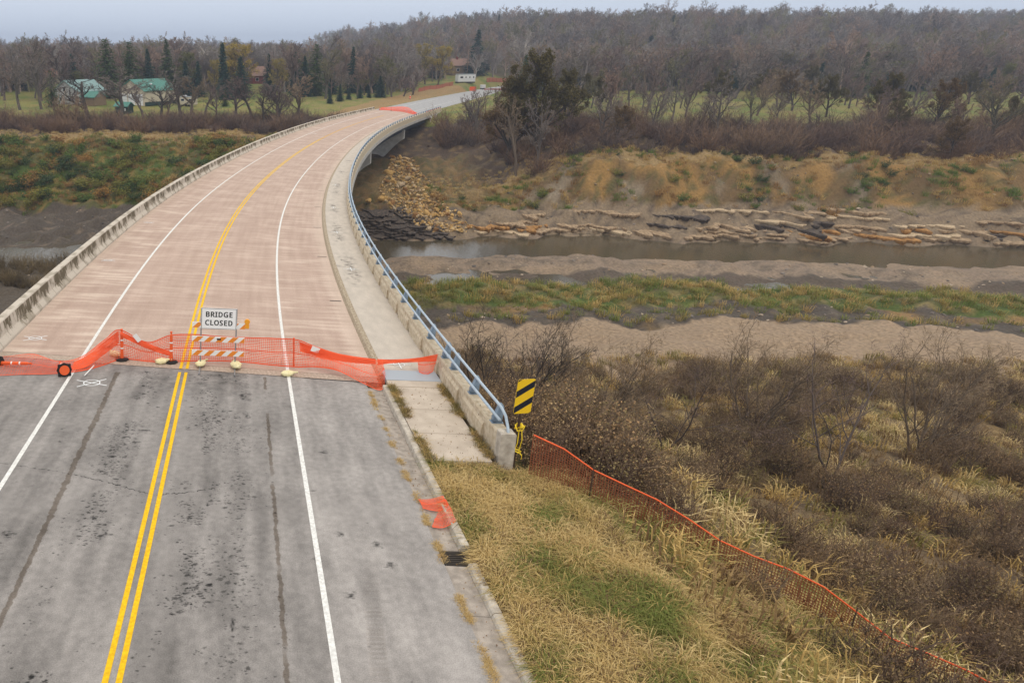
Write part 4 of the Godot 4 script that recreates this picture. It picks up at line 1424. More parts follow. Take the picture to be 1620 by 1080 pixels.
	quad(leaf, Vector3(-0.02, 0, 0), Vector3(0, 0.008, 0.015), Vector3(0.025, 0.003, 0), Vector3(0, 0.01, -0.015))
	var lm := done(leaf)
	spots = []; cols = []
	for i in 1500:
		var p := road(r.randf_range(-3.0, 15.0), r.randf_range(6.4, 12.0))
		var q := nearest(p.x, p.z)
		var y := maxf(ground(p.x, p.z) + 0.05, road(q.x, q.y).y - 0.01)
		if q.y > 7.0 and q.y < 8.9 and q.x > 9.6: y = road(q.x, q.y).y + 0.135
		spots.append(Transform3D(Basis(Vector3(r.randf() - 0.5, 1, r.randf() - 0.5).normalized(), r.randf() * TAU).scaled(Vector3.ONE * r.randf_range(0.6, 1.3)), W(p.x, y + 0.01, p.z))); cols.append(brown.lerp(Color(0.35, 0.2, 0.08), r.randf()))
	scatter("fallen_leaves", "brown fallen leaves scattered over verge and gutter", "leaves", lm, M.grass, spots, cols)


# ---------------------------------------------------------------- buildings and works beyond the bridge

func gabled(o: Node3D, w: float, l: float, wall: float, rise: float, wm: Material, rm: Material, at := Transform3D()) -> void:
	# gable ends look along +z and -z; ridge along z
	var pts := PackedVector2Array([Vector2(-w / 2, 0), Vector2(w / 2, 0), Vector2(w / 2, wall), Vector2(0, wall + rise), Vector2(-w / 2, wall)])
	part("wall", prism_mesh(pts, l), wm, o, at)
	var run := Vector2(w / 2 + 0.45, -rise * (w / 2 + 0.45) / (w / 2))
	for s in [-1, 1]:
		var p := PackedVector2Array([Vector2(0, wall + rise + 0.22), Vector2(s * run.x, wall + rise + 0.22 + run.y), Vector2(s * run.x, wall + rise + 0.04 + run.y), Vector2(0, wall + rise + 0.04)])
		var rf := part("roof", prism_mesh(p, l + 0.9), rm, o, at)
		var ln := Vector2(run.x, run.y).length()
		var n := int(l / 1.2)
		for k in n:                                # standing seams
			var z := -l / 2 - 0.2 + (k + 0.5) * (l + 0.4) / n
			part("seam", box_mesh(Vector3(ln, 0.05, 0.06), 0.0), rm, rf, Transform3D(Basis(Vector3.BACK, -s * atan2(rise, w / 2)), Vector3(s * run.x / 2, wall + rise + 0.24 + run.y / 2, z)))


func window(o: Node3D, at: Transform3D, w: float, h: float) -> void:
	var f := part("window", box_mesh(Vector3(w + 0.2, h + 0.2, 0.1), 0.01), M.house_white, o, at)
	part("pane", box_mesh(Vector3(w, h, 0.02), 0.0), M.glass, f, Transform3D(Basis(), Vector3(0, 0, 0.05)))


func stand(u: float, v: float, turn: float, back := 0.0) -> Transform3D:     # upright on the land where the line through a pixel meets it
	var p := ray_ground(u, v)
	p.z += back
	return Transform3D(Basis(Vector3.UP, turn), W(p.x, ground(p.x, p.z) - 0.1, p.z))


func make_far_side() -> void:
	# the metal barn
	var b := thing("barn", "cream metal barn with green roof and big white doors behind bare trees", "barn", stand(228, 168, -0.62, 9.0))
	gabled(b, 12.5, 16.0, 4.9, 3.4, M.cream, M.teal_roof)
	for k in 3:
		var d := part("door", box_mesh(Vector3(3.2, 3.7, 0.12), 0.02, Vector3(-4.0 + k * 3.9, 1.9, 8.06)), M.house_white, b)
		for j in 3: part("panel", box_mesh(Vector3(3.1, 0.05, 0.03), 0.0, Vector3(-4.0 + k * 3.9, 0.9 + j * 0.95, 8.13)), M.grey_roof, d)
	part("louvre", box_mesh(Vector3(2.2, 1.2, 0.1), 0.02, Vector3(0, 6.0, 8.05)), plain(lin(0.62, 0.56, 0.46), 0.8), b)
	part("wainscot", box_mesh(Vector3(0.08, 1.2, 16.0), 0.01, Vector3(6.29, 0.6, 0)), M.dark_green, b)
	part("roof_vent", box_mesh(Vector3(0.7, 0.5, 0.7), 0.05, Vector3(3.6, 6.9, 2.0)), M.house_white, b)
	# the house beside it
	var h := thing("farmhouse", "pale farmhouse with grey green roof behind a spreading bare tree", "house", stand(118, 166, -0.5, 8.0))
	gabled(h, 11.0, 14.0, 4.6, 3.4, plain(lin(0.42, 0.42, 0.42), 0.85), plain(lin(0.20, 0.31, 0.31), 0.6))
	gabled(h, 6.0, 7.0, 2.8, 1.6, M.tan_wall, M.teal_roof, Transform3D(Basis(Vector3.UP, PI / 2), Vector3(8.5, 0, 3.0)))
	for e in [[-2.6, 1.9], [1.6, 1.9], [-0.5, 5.2]]: window(h, Transform3D(Basis(), Vector3(e[0], e[1], 7.0)), 1.0, 1.3)
	for z in [-4.0, 0.0]: window(h, Transform3D(Basis(Vector3.UP, PI / 2), Vector3(5.5, 2.0, z)), 1.0, 1.3)
	# the little shed
	var s := thing("shed", "small dark shed with teal roof at the edge of the yard", "shed", stand(195, 180, -0.35, 1.5))
	gabled(s, 3.6, 4.4, 2.3, 1.0, M.dark_green, M.teal_roof, Transform3D(Basis(Vector3.UP, PI / 2), Vector3.ZERO))
	part("door", box_mesh(Vector3(0.9, 1.8, 0.08), 0.01, Vector3(0.4, 0.95, 1.83)), M.dark_wood, s)
	part("window", box_mesh(Vector3(0.5, 0.8, 0.06), 0.01, Vector3(1.4, 1.3, 1.83)), M.house_white, s)
	# the camper beside the barn
	var c := thing("camper_trailer", "cream camper trailer parked beside the barn", "camper", stand(297, 169, -0.25, 1.5))
	part("body", box_mesh(Vector3(6.0, 2.7, 2.4), 0.25, Vector3(0, 1.75, 0)), M.cream, c)
	part("roof", box_mesh(Vector3(6.1, 0.15, 2.5), 0.06, Vector3(0, 3.12, 0)), M.grey_roof, c)
	part("air_conditioner", box_mesh(Vector3(1.4, 0.4, 0.9), 0.12, Vector3(-1.2, 3.4, 0)), M.house_white, c)
	for x in [-1.6, 1.2]: window(c, Transform3D(Basis(), Vector3(x, 2.1, 1.2)), 1.1, 0.7)
	for x in [-0.5, 0.6]: part("wheel", tube_mesh([Vector3(x, 0.38, 0.9), Vector3(x, 0.38, 1.15)], [0.38], 14), M.black, c)
	# houses half hidden in the trees
	far_house("red brick house with pale brown roof among trees behind the tall narrow conifer", Transform3D(Basis(Vector3.UP, 0.6), at_depth(408, 133, 395.0)), 9.0, 12.0, 4.2, 4.0, M.brick_red, M.brown_roof)
	far_house("house with an orange brown roof among bare trees behind the farmhouse", Transform3D(Basis(Vector3.UP, -0.4), at_depth(84, 132, 400.0)), 8.0, 11.0, 3.5, 3.2, M.cream, plain(lin(0.40, 0.17, 0.10), 0.9))
	far_house("low tan house beside the tall dark spruce above the white office trailer", Transform3D(Basis(Vector3.UP, 0.25), at_depth(727, 124, 450.0)), 10.0, 14.0, 5.2, 3.4, M.tan_wall, M.brown_roof)
	far_house("small white roofed outbuilding glimpsed among bare trees", Transform3D(Basis(Vector3.UP, 0.9), at_depth(440, 118, 410.0)), 5.0, 6.0, 2.6, 1.5, M.house_white, M.house_white)
	# the site office and what stands round it
	var t := thing("office_trailer", "long white site office trailer with small dark windows beside the far road", "office trailer", Transform3D(Basis(Vector3.UP, 0.30), at_depth(735, 137.5, 395.0)))
	part("body", box_mesh(Vector3(9.8, 3.5, 3.2), 0.06, Vector3(0, 2.3, 0)), M.house_white, t)
	part("roof", box_mesh(Vector3(10.0, 0.2, 3.4), 0.03, Vector3(0, 4.15, 0)), M.grey_roof, t)
	part("skirt", box_mesh(Vector3(9.6, 0.55, 3.0), 0.0, Vector3(0, 0.25, 0)), M.dark_wood, t)
	for e in [[-3.0, 1.5], [-0.6, 0.5], [1.6, 0.5], [3.8, 0.6]]:
		part("window", box_mesh(Vector3(e[1], 0.8, 0.06), 0.0, Vector3(e[0], 2.7, 1.62)), M.glass, t)
	var w := thing("orange_work_sign", "blank backed orange work sign panel standing in front of the white trailer", "work sign", Transform3D(Basis(Vector3.UP, 0.1), at_depth(748, 141.0, 372.0)))
	part("panel", box_mesh(Vector3(3.2, 1.9, 0.06), 0.03, Vector3(0, 1.35, 0)), M.orange, w)
	for x in [-1.1, 1.1]: part("leg", box_mesh(Vector3(0.08, 2.2, 0.08), 0.0, Vector3(x, 1.1, -0.08)), M.galvanised, w)
	var g := thing("equipment_trailer", "small white and green equipment trailer parked beyond the orange sign", "trailer", Transform3D(Basis(Vector3.UP, 0.4), at_depth(764, 134.5, 392.0)))
	part("body", box_mesh(Vector3(2.4, 1.6, 1.6), 0.1, Vector3(0, 1.6, 0)), M.house_white, g)
	part("base", box_mesh(Vector3(2.2, 0.5, 1.5), 0.05, Vector3(0, 0.6, 0)), M.dark_green, g)
	for x in [-0.6, 0.6]: part("wheel", tube_mesh([Vector3(x, 0.32, 0.6), Vector3(x, 0.32, 0.85)], [0.32], 12), M.black, g)
	var pl := thing("utility_pole", "tall wooden utility pole between the tan house and the dark spruce", "utility pole", Transform3D(Basis(), at_depth(738, 124, 425.0)))
	part("pole", tube_mesh([Vector3.ZERO, Vector3(0, 14.5, 0)], [0.24, 0.15], 8), M.pole, pl)
	part("cross_arm", box_mesh(Vector3(2.4, 0.14, 0.12), 0.01, Vector3(0, 13.6, 0)), M.pole, pl)
	var p2 := thing("utility_pole", "pale slender utility pole rising among the trees behind the red house", "utility pole", Transform3D(Basis(), at_depth(443, 110, 430.0)))
	part("pole", tube_mesh([Vector3.ZERO, Vector3(0, 17.0, 0)], [0.2, 0.13], 8), M.pier, p2)
	# red net fences on the far bank
	works_fence("red net fence along the shoulder before the white office trailer", [[662, 142, 335.0], [680, 141, 345.0], [700, 139.5, 360.0], [722, 137.5, 380.0]], 1.7)
	works_fence("dark red net fence climbing the grassy rise beside the dark spruce", [[770, 124.5, 420.0], [780, 122, 428.0], [792, 118.5, 436.0], [806, 114, 445.0]], 2.2)
	works_fence("low red net strung across the far end of the road", [[766, 137.5, 385.0], [778, 137.2, 386.0], [790, 137.2, 387.0], [803, 137.4, 388.0]], 1.0)
	# the far end of the bridge is closed off as well
	var n := thing("far_safety_net", "crumpled orange safety net lying across the far end of the bridge deck", "safety fence")
	part("net", net_mesh([[218.5, -5.6, 0.03], [219.5, -3.5, 0.03], [219.0, -1.0, 0.05], [218.0, 1.5, 0.05], [214.5, 4.0, 0.05], [210.5, 6.8, 0.05]], [[221.5, -5.6, 0.6], [225.5, -3.5, 0.7], [227.0, -1.0, 0.9], [226.0, 1.5, 0.9], [219.5, 4.0, 0.6], [211.5, 6.8, 0.5]], 30, 0.2, 71, 0.3, 0.05), M.net, n)
	for e in [[218.4, -5.5, "black"], [219.2, -2.2, "far"]]:
		delineator("orange tubular marker in the crumpled net at the far end of the bridge", RF(e[0], e[1], 0.0), "markers at the far end of the bridge")
	var rn := thing("parapet_net", "strip of orange net tied along the railing at the far end of the bridge", "safety fence")
	part("net", net_mesh([[212.0, 9.18, 0.62], [220.0, 9.18, 0.62], [229.0, 9.18, 0.62], [236.0, 9.18, 0.62]], [[212.0, 9.18, 1.0], [220.0, 9.18, 1.02], [229.0, 9.18, 1.0], [236.0, 9.18, 1.05]], 6, 0.2, 81, 0.05, 0.02), M.net, rn)
	# the drum on the berm
	var dq := Transform3D(Basis(), at_depth(649, 150, 285.0))
	var d := thing("traffic_drum", "orange traffic drum with a pale top standing on the dry berm", "traffic drum", dq)
	part("base", lathe_mesh([[0.0, 0.0], [0.46, 0.0], [0.46, 0.1], [0.3, 0.14], [0.0, 0.14]], 14), M.black, d)
	part("body", lathe_mesh([[0.33, 0.12], [0.32, 0.5], [0.29, 0.55], [0.28, 1.0], [0.25, 1.08], [0.0, 1.1]], 16), M.orange, d)
	part("band", lathe_mesh([[0.325, 0.3], [0.325, 0.45]], 16), M.board_white, d)
	part("lamp", lathe_mesh([[0.0, 1.1], [0.1, 1.12], [0.12, 1.3], [0.06, 1.42], [0.0, 1.44]], 12), M.board_white, d)


func at_depth(u: float, v: float, z: float) -> Vector3:      # on the land at distance z, in the column of a pixel
	var dv := -(v - PY) / F
	var depth := dv * sin(PITCH) + cos(PITCH)
	var x := (u - PX) / F / depth * z
	return W(x, ground(x, z) - 0.05, z)


func far_house(label: String, at: Transform3D, w: float, l: float, wall: float, rise: float, wm: Material, rm: Material) -> void:
	var h := thing("house", label, "house", at)
	gabled(h, w, l, wall, rise, wm, rm, Transform3D(Basis(Vector3.UP, PI / 2), Vector3.ZERO))
	for x in [-l * 0.28, l * 0.12]: window(h, Transform3D(Basis(), Vector3(x, wall * 0.55, w / 2 + 0.02)), 1.6, 1.4)
	part("door", box_mesh(Vector3(1.1, 2.1, 0.1), 0.01, Vector3(l * 0.36, 1.05, w / 2 + 0.03)), M.dark_wood, h)
	part("chimney", box_mesh(Vector3(0.9, 1.8, 0.9), 0.02, Vector3(-l * 0.2, wall + rise + 0.4, 0.3)), M.brick_red, h)


func works_fence(label: String, pts: Array, height: float) -> void:
	var f := thing("net_fence", label, "net fence")
	var foot := []; var edge := []
	for i in pts.size() - 1:
		for k in 4:
			var t := k / 4.0
			var p := at_depth(lerpf(pts[i][0], pts[i + 1][0], t), lerpf(pts[i][1], pts[i + 1][1], t), lerpf(pts[i][2], pts[i + 1][2], t))
			foot.append(p); edge.append(p + Vector3(0, height * (1.0 if k % 2 == 0 else 0.9), 0))
	part("net", sheet_net(foot, edge, 0.22, 0.055), M.red_net, f)
	for i in range(0, foot.size(), 2): part("stake", tube_mesh([foot[i], edge[i] + Vector3(0, 0.2, 0)], [0.04], 5), M.rust, f)


# ---------------------------------------------------------------- rocks

func rock_mesh(sd: int, flat: float) -> ArrayMesh:
	# a sphere cut by random planes: an angular block
	var r := RandomNumberGenerator.new(); r.seed = sd
	var planes := []
	for k in 13: planes.append([Vector3(r.randfn(), r.randfn(), r.randfn()).normalized(), r.randf_range(0.42, 0.8)])
	var nu := 12; var nv := 8
	var grid := []
	for j in nv + 1:
		var row := []
		for i in nu:
			var la := PI * j / nv; var lo := TAU * i / nu
			var d := Vector3(cos(lo) * sin(la), cos(la), sin(lo) * sin(la))
			var t := 1.0
			for p in planes:
				var c: float = d.dot(p[0])
				if c > 0.01: t = minf(t, p[1] / c)
			row.append(d * t * Vector3(1.0, flat, 0.85))
		grid.append(row)
	var st := begin()
	for j in nv:
		for i in nu:
			var k := (i + 1) % nu
			quad(st, grid[j][i], grid[j][k], grid[j + 1][k], grid[j + 1][i])
	return done(st)


func make_rocks() -> void:
	var r := RandomNumberGenerator.new(); r.seed = 77
	var shapes := []
	for k in 6: shapes.append(rock_mesh(200 + k, r.randf_range(0.65, 0.95)))
	var mats := [M.stone, M.stone, M.stone_pale, M.stone_brown]
	var lab := ["honey-coloured sandstone block lying in the rubble slide beside the bridge", "honey-coloured sandstone block lying in the rubble slide beside the bridge", "pale sandstone block lying in the rubble slide beside the bridge", "brown sandstone block lying in the rubble slide beside the bridge"]
	# the two big boulders at the edge, the large blocks and the slide itself (pixel of the photograph, size in metres)
	for e in [[583.0, 323.0, 1.05, "round orange boulder resting alone on the dark bank"], [606.0, 318.0, 1.15, "square honey-coloured boulder at the edge of the rubble slide"], [674.0, 340.0, 1.2, "bright yellow block at the foot of the rubble slide"], [614.0, 277.0, 1.4, "tall pale yellow block standing at the head of the rubble slide"]]:
		var p := ray_ground(e[0], e[1], 100.0)
		var o := part("boulder", shapes[int(e[0]) % 6], M.stone, self, Transform3D(Basis(Vector3.UP, r.randf() * TAU).scaled(Vector3.ONE * e[2]), W(p.x, ground(p.x, p.z) + e[2] * 0.35, p.z)))
		tag(o, e[3], "boulder")
	var placed := 0
	var small := []; var sc := []
	var tries := 0
	while placed < 280 or small.size() < 2200:
		tries += 1
		if tries > 12000: break
		var v := r.randf_range(0.0, 1.0)
		# the slide fans out downhill to the right
		var y0 := lerpf(250.0, 368.0, v)
		var u0 := knots(y0, [250.0, 280.0, 300.0, 330.0, 350.0, 368.0], [634.0, 641.0, 643.0, 662.0, 692.0, 712.0]) + knots(y0, [250.0, 280.0, 300.0, 330.0, 350.0, 368.0], [9.0, 17.0, 26.0, 26.0, 25.0, 22.0]) * clampf(r.randfn(), -1.7, 1.7)
		var p := ray_ground(u0, y0, 105.0, 240.0)
		if p.y < WATER + 0.2: continue
		var k := r.randf_range(0.24, 0.5) * (2.0 if r.randf() < 0.16 else 1.0)
		if placed < 280:
			var i := r.randi() % 4
			var o := part("boulder", shapes[r.randi() % 6], mats[i], self, Transform3D(Basis(Vector3(r.randfn(), r.randfn(), r.randfn()).normalized(), r.randf() * TAU).scaled(Vector3.ONE * k), W(p.x, ground(p.x, p.z) + k * 0.3, p.z)))
			tag(o, lab[i], "boulder", "blocks of the rubble slide")
			placed += 1
		else:
			k *= 0.55
			small.append(Transform3D(Basis(Vector3(r.randfn(), r.randfn(), r.randfn()).normalized(), r.randf() * TAU).scaled(Vector3.ONE * k), W(p.x, ground(p.x, p.z) + k * 0.2, p.z))); sc.append([Color(0.50, 0.33, 0.14), Color(0.56, 0.42, 0.24), Color(0.30, 0.2, 0.11), Color(0.42, 0.26, 0.09)][r.randi() % 4])
	var loose := plain(Color.WHITE, 0.92)
	loose.vertex_color_use_as_albedo = true
	scatter("rubble", "small yellow sandstone rubble filling the slide beside the bridge", "rubble", shapes[1], loose, small, sc)
	# stones strewn on bars and banks
	small = []; sc = []
	for i in 2600:
		var x := r.randf_range(-90.0, 200.0)
		var t: float = [r.randf_range(-20.0, -7.0), r.randf_range(7.0, 30.0), r.randf_range(-46.0, -36.0), r.randf_range(6.0, 16.0)][i % 4]
		if i % 4 == 3 and x < 34.0: continue
		var z := river_z(x) + t
		if ground(x, z) < WATER + 0.1: continue
		var k := absf(r.randfn()) * 0.16 + 0.07
		small.append(Transform3D(Basis(Vector3.UP, r.randf() * TAU).scaled(Vector3(k, k * 0.6, k)), W(x, ground(x, z), z))); sc.append([Color(0.2, 0.17, 0.15), Color(0.1, 0.09, 0.085), Color(0.42, 0.34, 0.26), Color(0.28, 0.2, 0.13)][r.randi() % 4])
	scatter("gravel", "grey and tan stones strewn over sandbars and muddy banks", "gravel", shapes[2], loose, small, sc)
	# layered rock cropping out along the far waterline: flat beds, each broken into lengths
	var tones := [M.ledge, M.ochre_ledge, M.ledge, M.stone_pale, M.dark_ledge, M.ledge]
	var beds := [-31.75, -31.2, -30.6, -29.9, -29.2, -28.5]
	for b in beds.size():
		var x := 32.0 + r.randf() * 8.0
		while x < 215.0:
			var l := r.randf_range(5.0, 13.0)
			if r.randf() < [0.95, 0.75, 0.7, 0.6, 0.6, 0.5][b]:
				var o := part("rock_ledge", bed_mesh(x, x + l, beds[b], r.randf_range(0.4, 0.65), 5.0, b * 31 + int(x)), tones[r.randi() % 6], self)
				tag(o, ["flat tan rock ledge at the far waterline", "low rock ledge just above the far waterline", "rock ledge in the middle of the layered outcrop", "rock ledge in the upper part of the layered outcrop", "broken rock ledge at the foot of the bluff", "topmost rock ledge under the eroded bluff face"][b], "rock ledge", "rock ledges of the far bank, bed %d" % (b + 1))
			x += l + r.randf_range(0.0, 2.0)
	for b in 9:
		var x := 3.0 + r.randf() * 5.0
		while x < 29.0 - b * 0.7:
			var l := r.randf_range(6.0, 12.0)
			var o := part("rock_ledge", bed_mesh(x, minf(x + l, 31.0 - b), -31.8 + b * 0.36, 0.33, 6.0, 400 + b * 31 + int(x)), M.dark_ledge, self)
			tag(o, "dark layered rock shelf under the rubble slide", "rock ledge", "dark rock shelves")
			x += l


func bed_mesh(x0: float, x1: float, y: float, h: float, deep: float, sd: int) -> ArrayMesh:
	# one bed of rock: a jagged front where the bank reaches its level, its top running back into the bank
	var nz := FastNoiseLite.new(); nz.seed = sd; nz.frequency = 0.35; nz.fractal_octaves = 4
	var n := maxi(4, int((x1 - x0) / 0.4))
	var st := begin()
	var rows := []
	for i in n + 1:
		var x := lerpf(x0, x1, float(i) / n)
		var t := 4.0
		while t < 26.0 and ground(x, river_z(x) + t) < y + h * 0.4: t += 0.4
		var ends := 1.2 * pow(absf(float(i) / n * 2.0 - 1.0), 6.0)
		var z := river_z(x) + t - 0.9 + nz.get_noise_1d(x * 2.0) * 0.9 + snappedf(nz.get_noise_1d(x * 0.8 + 50.0), 0.2) * 1.6 + ends
		var hh := h * (1.0 + 0.25 * nz.get_noise_1d(x * 1.3 + 20.0))
		rows.append([W(x, y - 0.35, z + 0.55), W(x, y + hh * 0.05, z + 0.35 + 0.2 * nz.get_noise_1d(x * 5.0)), W(x, y + hh * 0.3, z + 0.06), W(x, y + hh * 0.86, z), W(x, y + hh, z + 0.12), W(x, y + hh * 1.08, z + deep * 0.5), W(x, y + hh * 0.9, z + deep)])
	for i in n:
		for k in 6: quad(st, rows[i][k], rows[i][k + 1], rows[i + 1][k + 1], rows[i + 1][k])
	for e in [rows[0], rows[n]]:
		for k in range(1, 6): tri(st, e[0], e[k], e[k + 1])
	return done(st)


# ---------------------------------------------------------------- trees

func leafless(sd: int, height: float, spread: float, opts := {}) -> Array:
	# [trunk with its limbs, crown of fine branches]; opts: clear (bare part of the trunk), twigs, droop, width, stems
	var r := RandomNumberGenerator.new(); r.seed = sd
	var wood := begin(); wood.set_smooth_group(0)
	var fine := begin()
	var stems: int = opts.get("stems", 1)
	for k in stems:
		var an := TAU * k / stems + r.randf()
		var lean := Vector3(cos(an), 0, sin(an)) * (0.0 if stems == 1 else 0.28) + Vector3(r.randfn(), 0, r.randfn()) * 0.05
		limb(wood, fine, r, Vector3(0, -0.3, 0) + lean * 0.4, (Vector3.UP + lean).normalized(), height * (0.62 if stems == 1 else 0.7), height * 0.021 * (1.0 if stems == 1 else 0.34), 0, height, spread, opts)
	return sized(done(wood), done(fine), height)


func sized(wood: ArrayMesh, fine: ArrayMesh, height: float) -> Array:      # scaled so that the tips reach the height asked for
	var k := height / fine.get_aabb().end.y
	var out := []
	for m in [wood, fine]:
		var st := SurfaceTool.new()
		st.begin(Mesh.PRIMITIVE_TRIANGLES)
		st.append_from(m, 0, Transform3D(Basis().scaled(Vector3.ONE * k), Vector3.ZERO))
		out.append(st.commit())
	return out


func limb(wood: SurfaceTool, fine: SurfaceTool, r: RandomNumberGenerator, p: Vector3, dir: Vector3, length: float, rad: float, level: int, height: float, spread: float, opts: Dictionary) -> void:
	var segs := [6, 5, 4, 3, 2][level] as int
	var wob := [0.10, 0.20, 0.28, 0.3, 0.35][level] as float
	var pts := [p]; var rads := [rad]
	var d := dir
	for i in segs:
		d = (d + Vector3(r.randfn(), r.randfn() * 0.6, r.randfn()) * wob + Vector3(0, 0.10 if level in [1, 2] else -float(opts.get("droop", 0.0)) * (1.0 if level >= 3 else 0.2), 0)).normalized()
		pts.append(pts[-1] + d * length / segs)
		rads.append(rad * lerpf(1.0, 0.42 if level < 3 else 0.2, float(i + 1) / segs))
	if level <= 1: tube(wood, pts, rads, 6 if level == 0 else 5, false)
	elif level == 2: tube(wood, pts, rads, 3, false)
	else:
		var w: float = opts.get("width", 0.022) * (1.5 if level == 3 else 1.0) * height / 10.0
		for i in pts.size() - 1:
			var dd: Vector3 = (pts[i + 1] - pts[i])
			var side := dd.cross(Vector3(r.randfn(), r.randfn(), r.randfn())).normalized() * w
			tri(fine, pts[i] - side, pts[i] + side, pts[i + 1])
			tri(fine, pts[i] - side * 0.3, pts[i + 1] - side * 0.45, pts[i + 1] + side * 0.45)
	if level == 4: return
	var twigs: int = opts.get("twigs", 6)
	var n: int = [opts.get("limbs", 9), 6, twigs, 4][level]
	var clear: float = opts.get("clear", 0.3) if level == 0 else 0.22
	for k in n:
		var t := lerpf(clear, 1.0, (k + r.randf()) / n)
		var f := t * segs
		var i := mini(int(f), segs - 1)
		var at: Vector3 = pts[i].lerp(pts[i + 1], f - i)
		var ax: Vector3 = (pts[i + 1] - pts[i]).normalized()
		var perp := ax.cross(Vector3(r.randfn(), r.randfn(), r.randfn())).normalized()
		var open := ([0.95, 0.8, 0.75, 0.8][level] as float) * spread * r.randf_range(0.75, 1.25)
		var cd := (ax * cos(open) + perp * sin(open)).normalized()
		var cl := length * ([0.62, 0.55, 0.5, 0.55][level] as float) * lerpf(1.1, 0.55, t) * r.randf_range(0.75, 1.2)
		limb(wood, fine, r, at, cd, cl, rads[i] * 0.55, level + 1, height, spread, opts)


func conifer(sd: int, height: float, width: float, taper: float, density := 1.0) -> Array:
	var r := RandomNumberGenerator.new(); r.seed = sd
	var wood := begin()
	tube(wood, [Vector3(0, -0.3, 0), Vector3(0, height * 0.5, 0), Vector3(0, height, 0)], [height * 0.018, height * 0.011, 0.01], 6, false)
	var st := begin()
	var y := height * 0.07
	while y < height * 0.985:
		var f := y / height
		var reach := width * pow(1.0 - f, taper) * (1.0 if f > 0.12 else 0.75) * r.randf_range(0.78, 1.15)
		var n := int((6 + 9 * (1.0 - f)) * density)
		for k in n:
			var an := TAU * (k + r.randf() * 0.9) / n
			var d := Vector3(cos(an), 0, sin(an))
			var len := reach * r.randf_range(0.6, 1.15)
			var side := Vector3(-d.z, 0, d.x)
			var rise := lerpf(-0.25, 0.5, f)
			var p := Vector3(0, y + r.randfn() * 0.12, 0)
			# needled sprays along the branch
			var m := maxi(2, int(len / 0.38))
			for i in m:
				var t := (i + r.randf()) / m
				var q := p + d * len * t + Vector3(0, rise * len * t - 0.30 * len * t * t, 0)
				var sp := (0.50 - 0.2 * t) * r.randf_range(0.7, 1.3) * height / 10.0 * lerpf(1.1, 0.6, f)
				for z in [-1.0, 1.0, 0.0]:
					var out: Vector3 = (d * 0.75 + side * z * r.randf_range(0.5, 1.0) + Vector3(0, -0.25 + r.randfn() * 0.25, 0)).normalized()
					var wv: Vector3 = out.cross(Vector3(r.randfn() * 0.4, 1, r.randfn() * 0.4)).normalized() * sp * 0.42
					tri(st, q - wv, q + wv, q + out * sp * 1.5)
		y += 0.030 * height * lerpf(1.2, 0.6, f) / density
	return [done(wood), done(st)]


func leafy(sd: int, height: float, spread: float, opts: Dictionary, count: int, size: float) -> Array:
	# a leafless tree and leaves clustered round its fine branches
	var parts := leafless(sd, height, spread, opts)
	var r := RandomNumberGenerator.new(); r.seed = sd + 1
	var arr: Array = parts[1].surface_get_arrays(0)
	var v: PackedVector3Array = arr[Mesh.ARRAY_VERTEX]
	var st := begin()
	for k in count:
		var p := v[r.randi() % v.size()]
		var a := Vector3(r.randfn(), r.randfn() * 0.7, r.randfn()).normalized() * size * r.randf_range(0.6, 1.3)
		var b := a.cross(Vector3(r.randfn(), r.randfn(), r.randfn())).normalized() * size * 0.45
		p += Vector3(r.randfn(), r.randfn(), r.randfn()) * size * 0.8
		quad(st, p, p + a * 0.5 + b, p + a, p + a * 0.5 - b)
	parts.append(done(st))
	return parts


func bark(r: float, g: float, b: float) -> StandardMaterial3D:
	return plain(lin(r, g, b), 0.95)


func leaf_mat(r: float, g: float, b: float) -> StandardMaterial3D:
	var m := plain(lin(r, g, b), 0.9)
	m.backlight_enabled = true
	m.backlight = lin(r * 0.5, g * 0.5, b * 0.4)
	return m


func plant(called: String, shape: Array, mats: Array, at: Transform3D, label: String, group := "", category := "tree") -> void:
	var o := thing(called, label, category, at, group)
	part("trunk", shape[0], mats[0], o)
	part("crown", shape[1], mats[1], o)
	if shape.size() > 2: part("foliage", shape[2], mats[2], o)


func up(x: float, z: float, h: float, r: RandomNumberGenerator, wide := 1.0) -> Transform3D:
	var k := h / 10.0
	return Transform3D(Basis(Vector3.UP, r.randf() * TAU).scaled(Vector3(k * wide, k, k * wide)), W(x, ground(x, z) - 0.05, z))


func tall_enough(u: float, v_top: float, x: float, z: float) -> float:     # how tall a tree at (x, z) must be for its tip to reach row v_top
	var dv := -(v_top - PY) / F
	var y := z * (dv * cos(PITCH) - sin(PITCH)) / (dv * sin(PITCH) + cos(PITCH))
	return y - ground(x, z)


func column(u: float, v: float, z: float) -> float:
	return (u - PX) / F / (-(v - PY) / F * sin(PITCH) + cos(PITCH)) * z


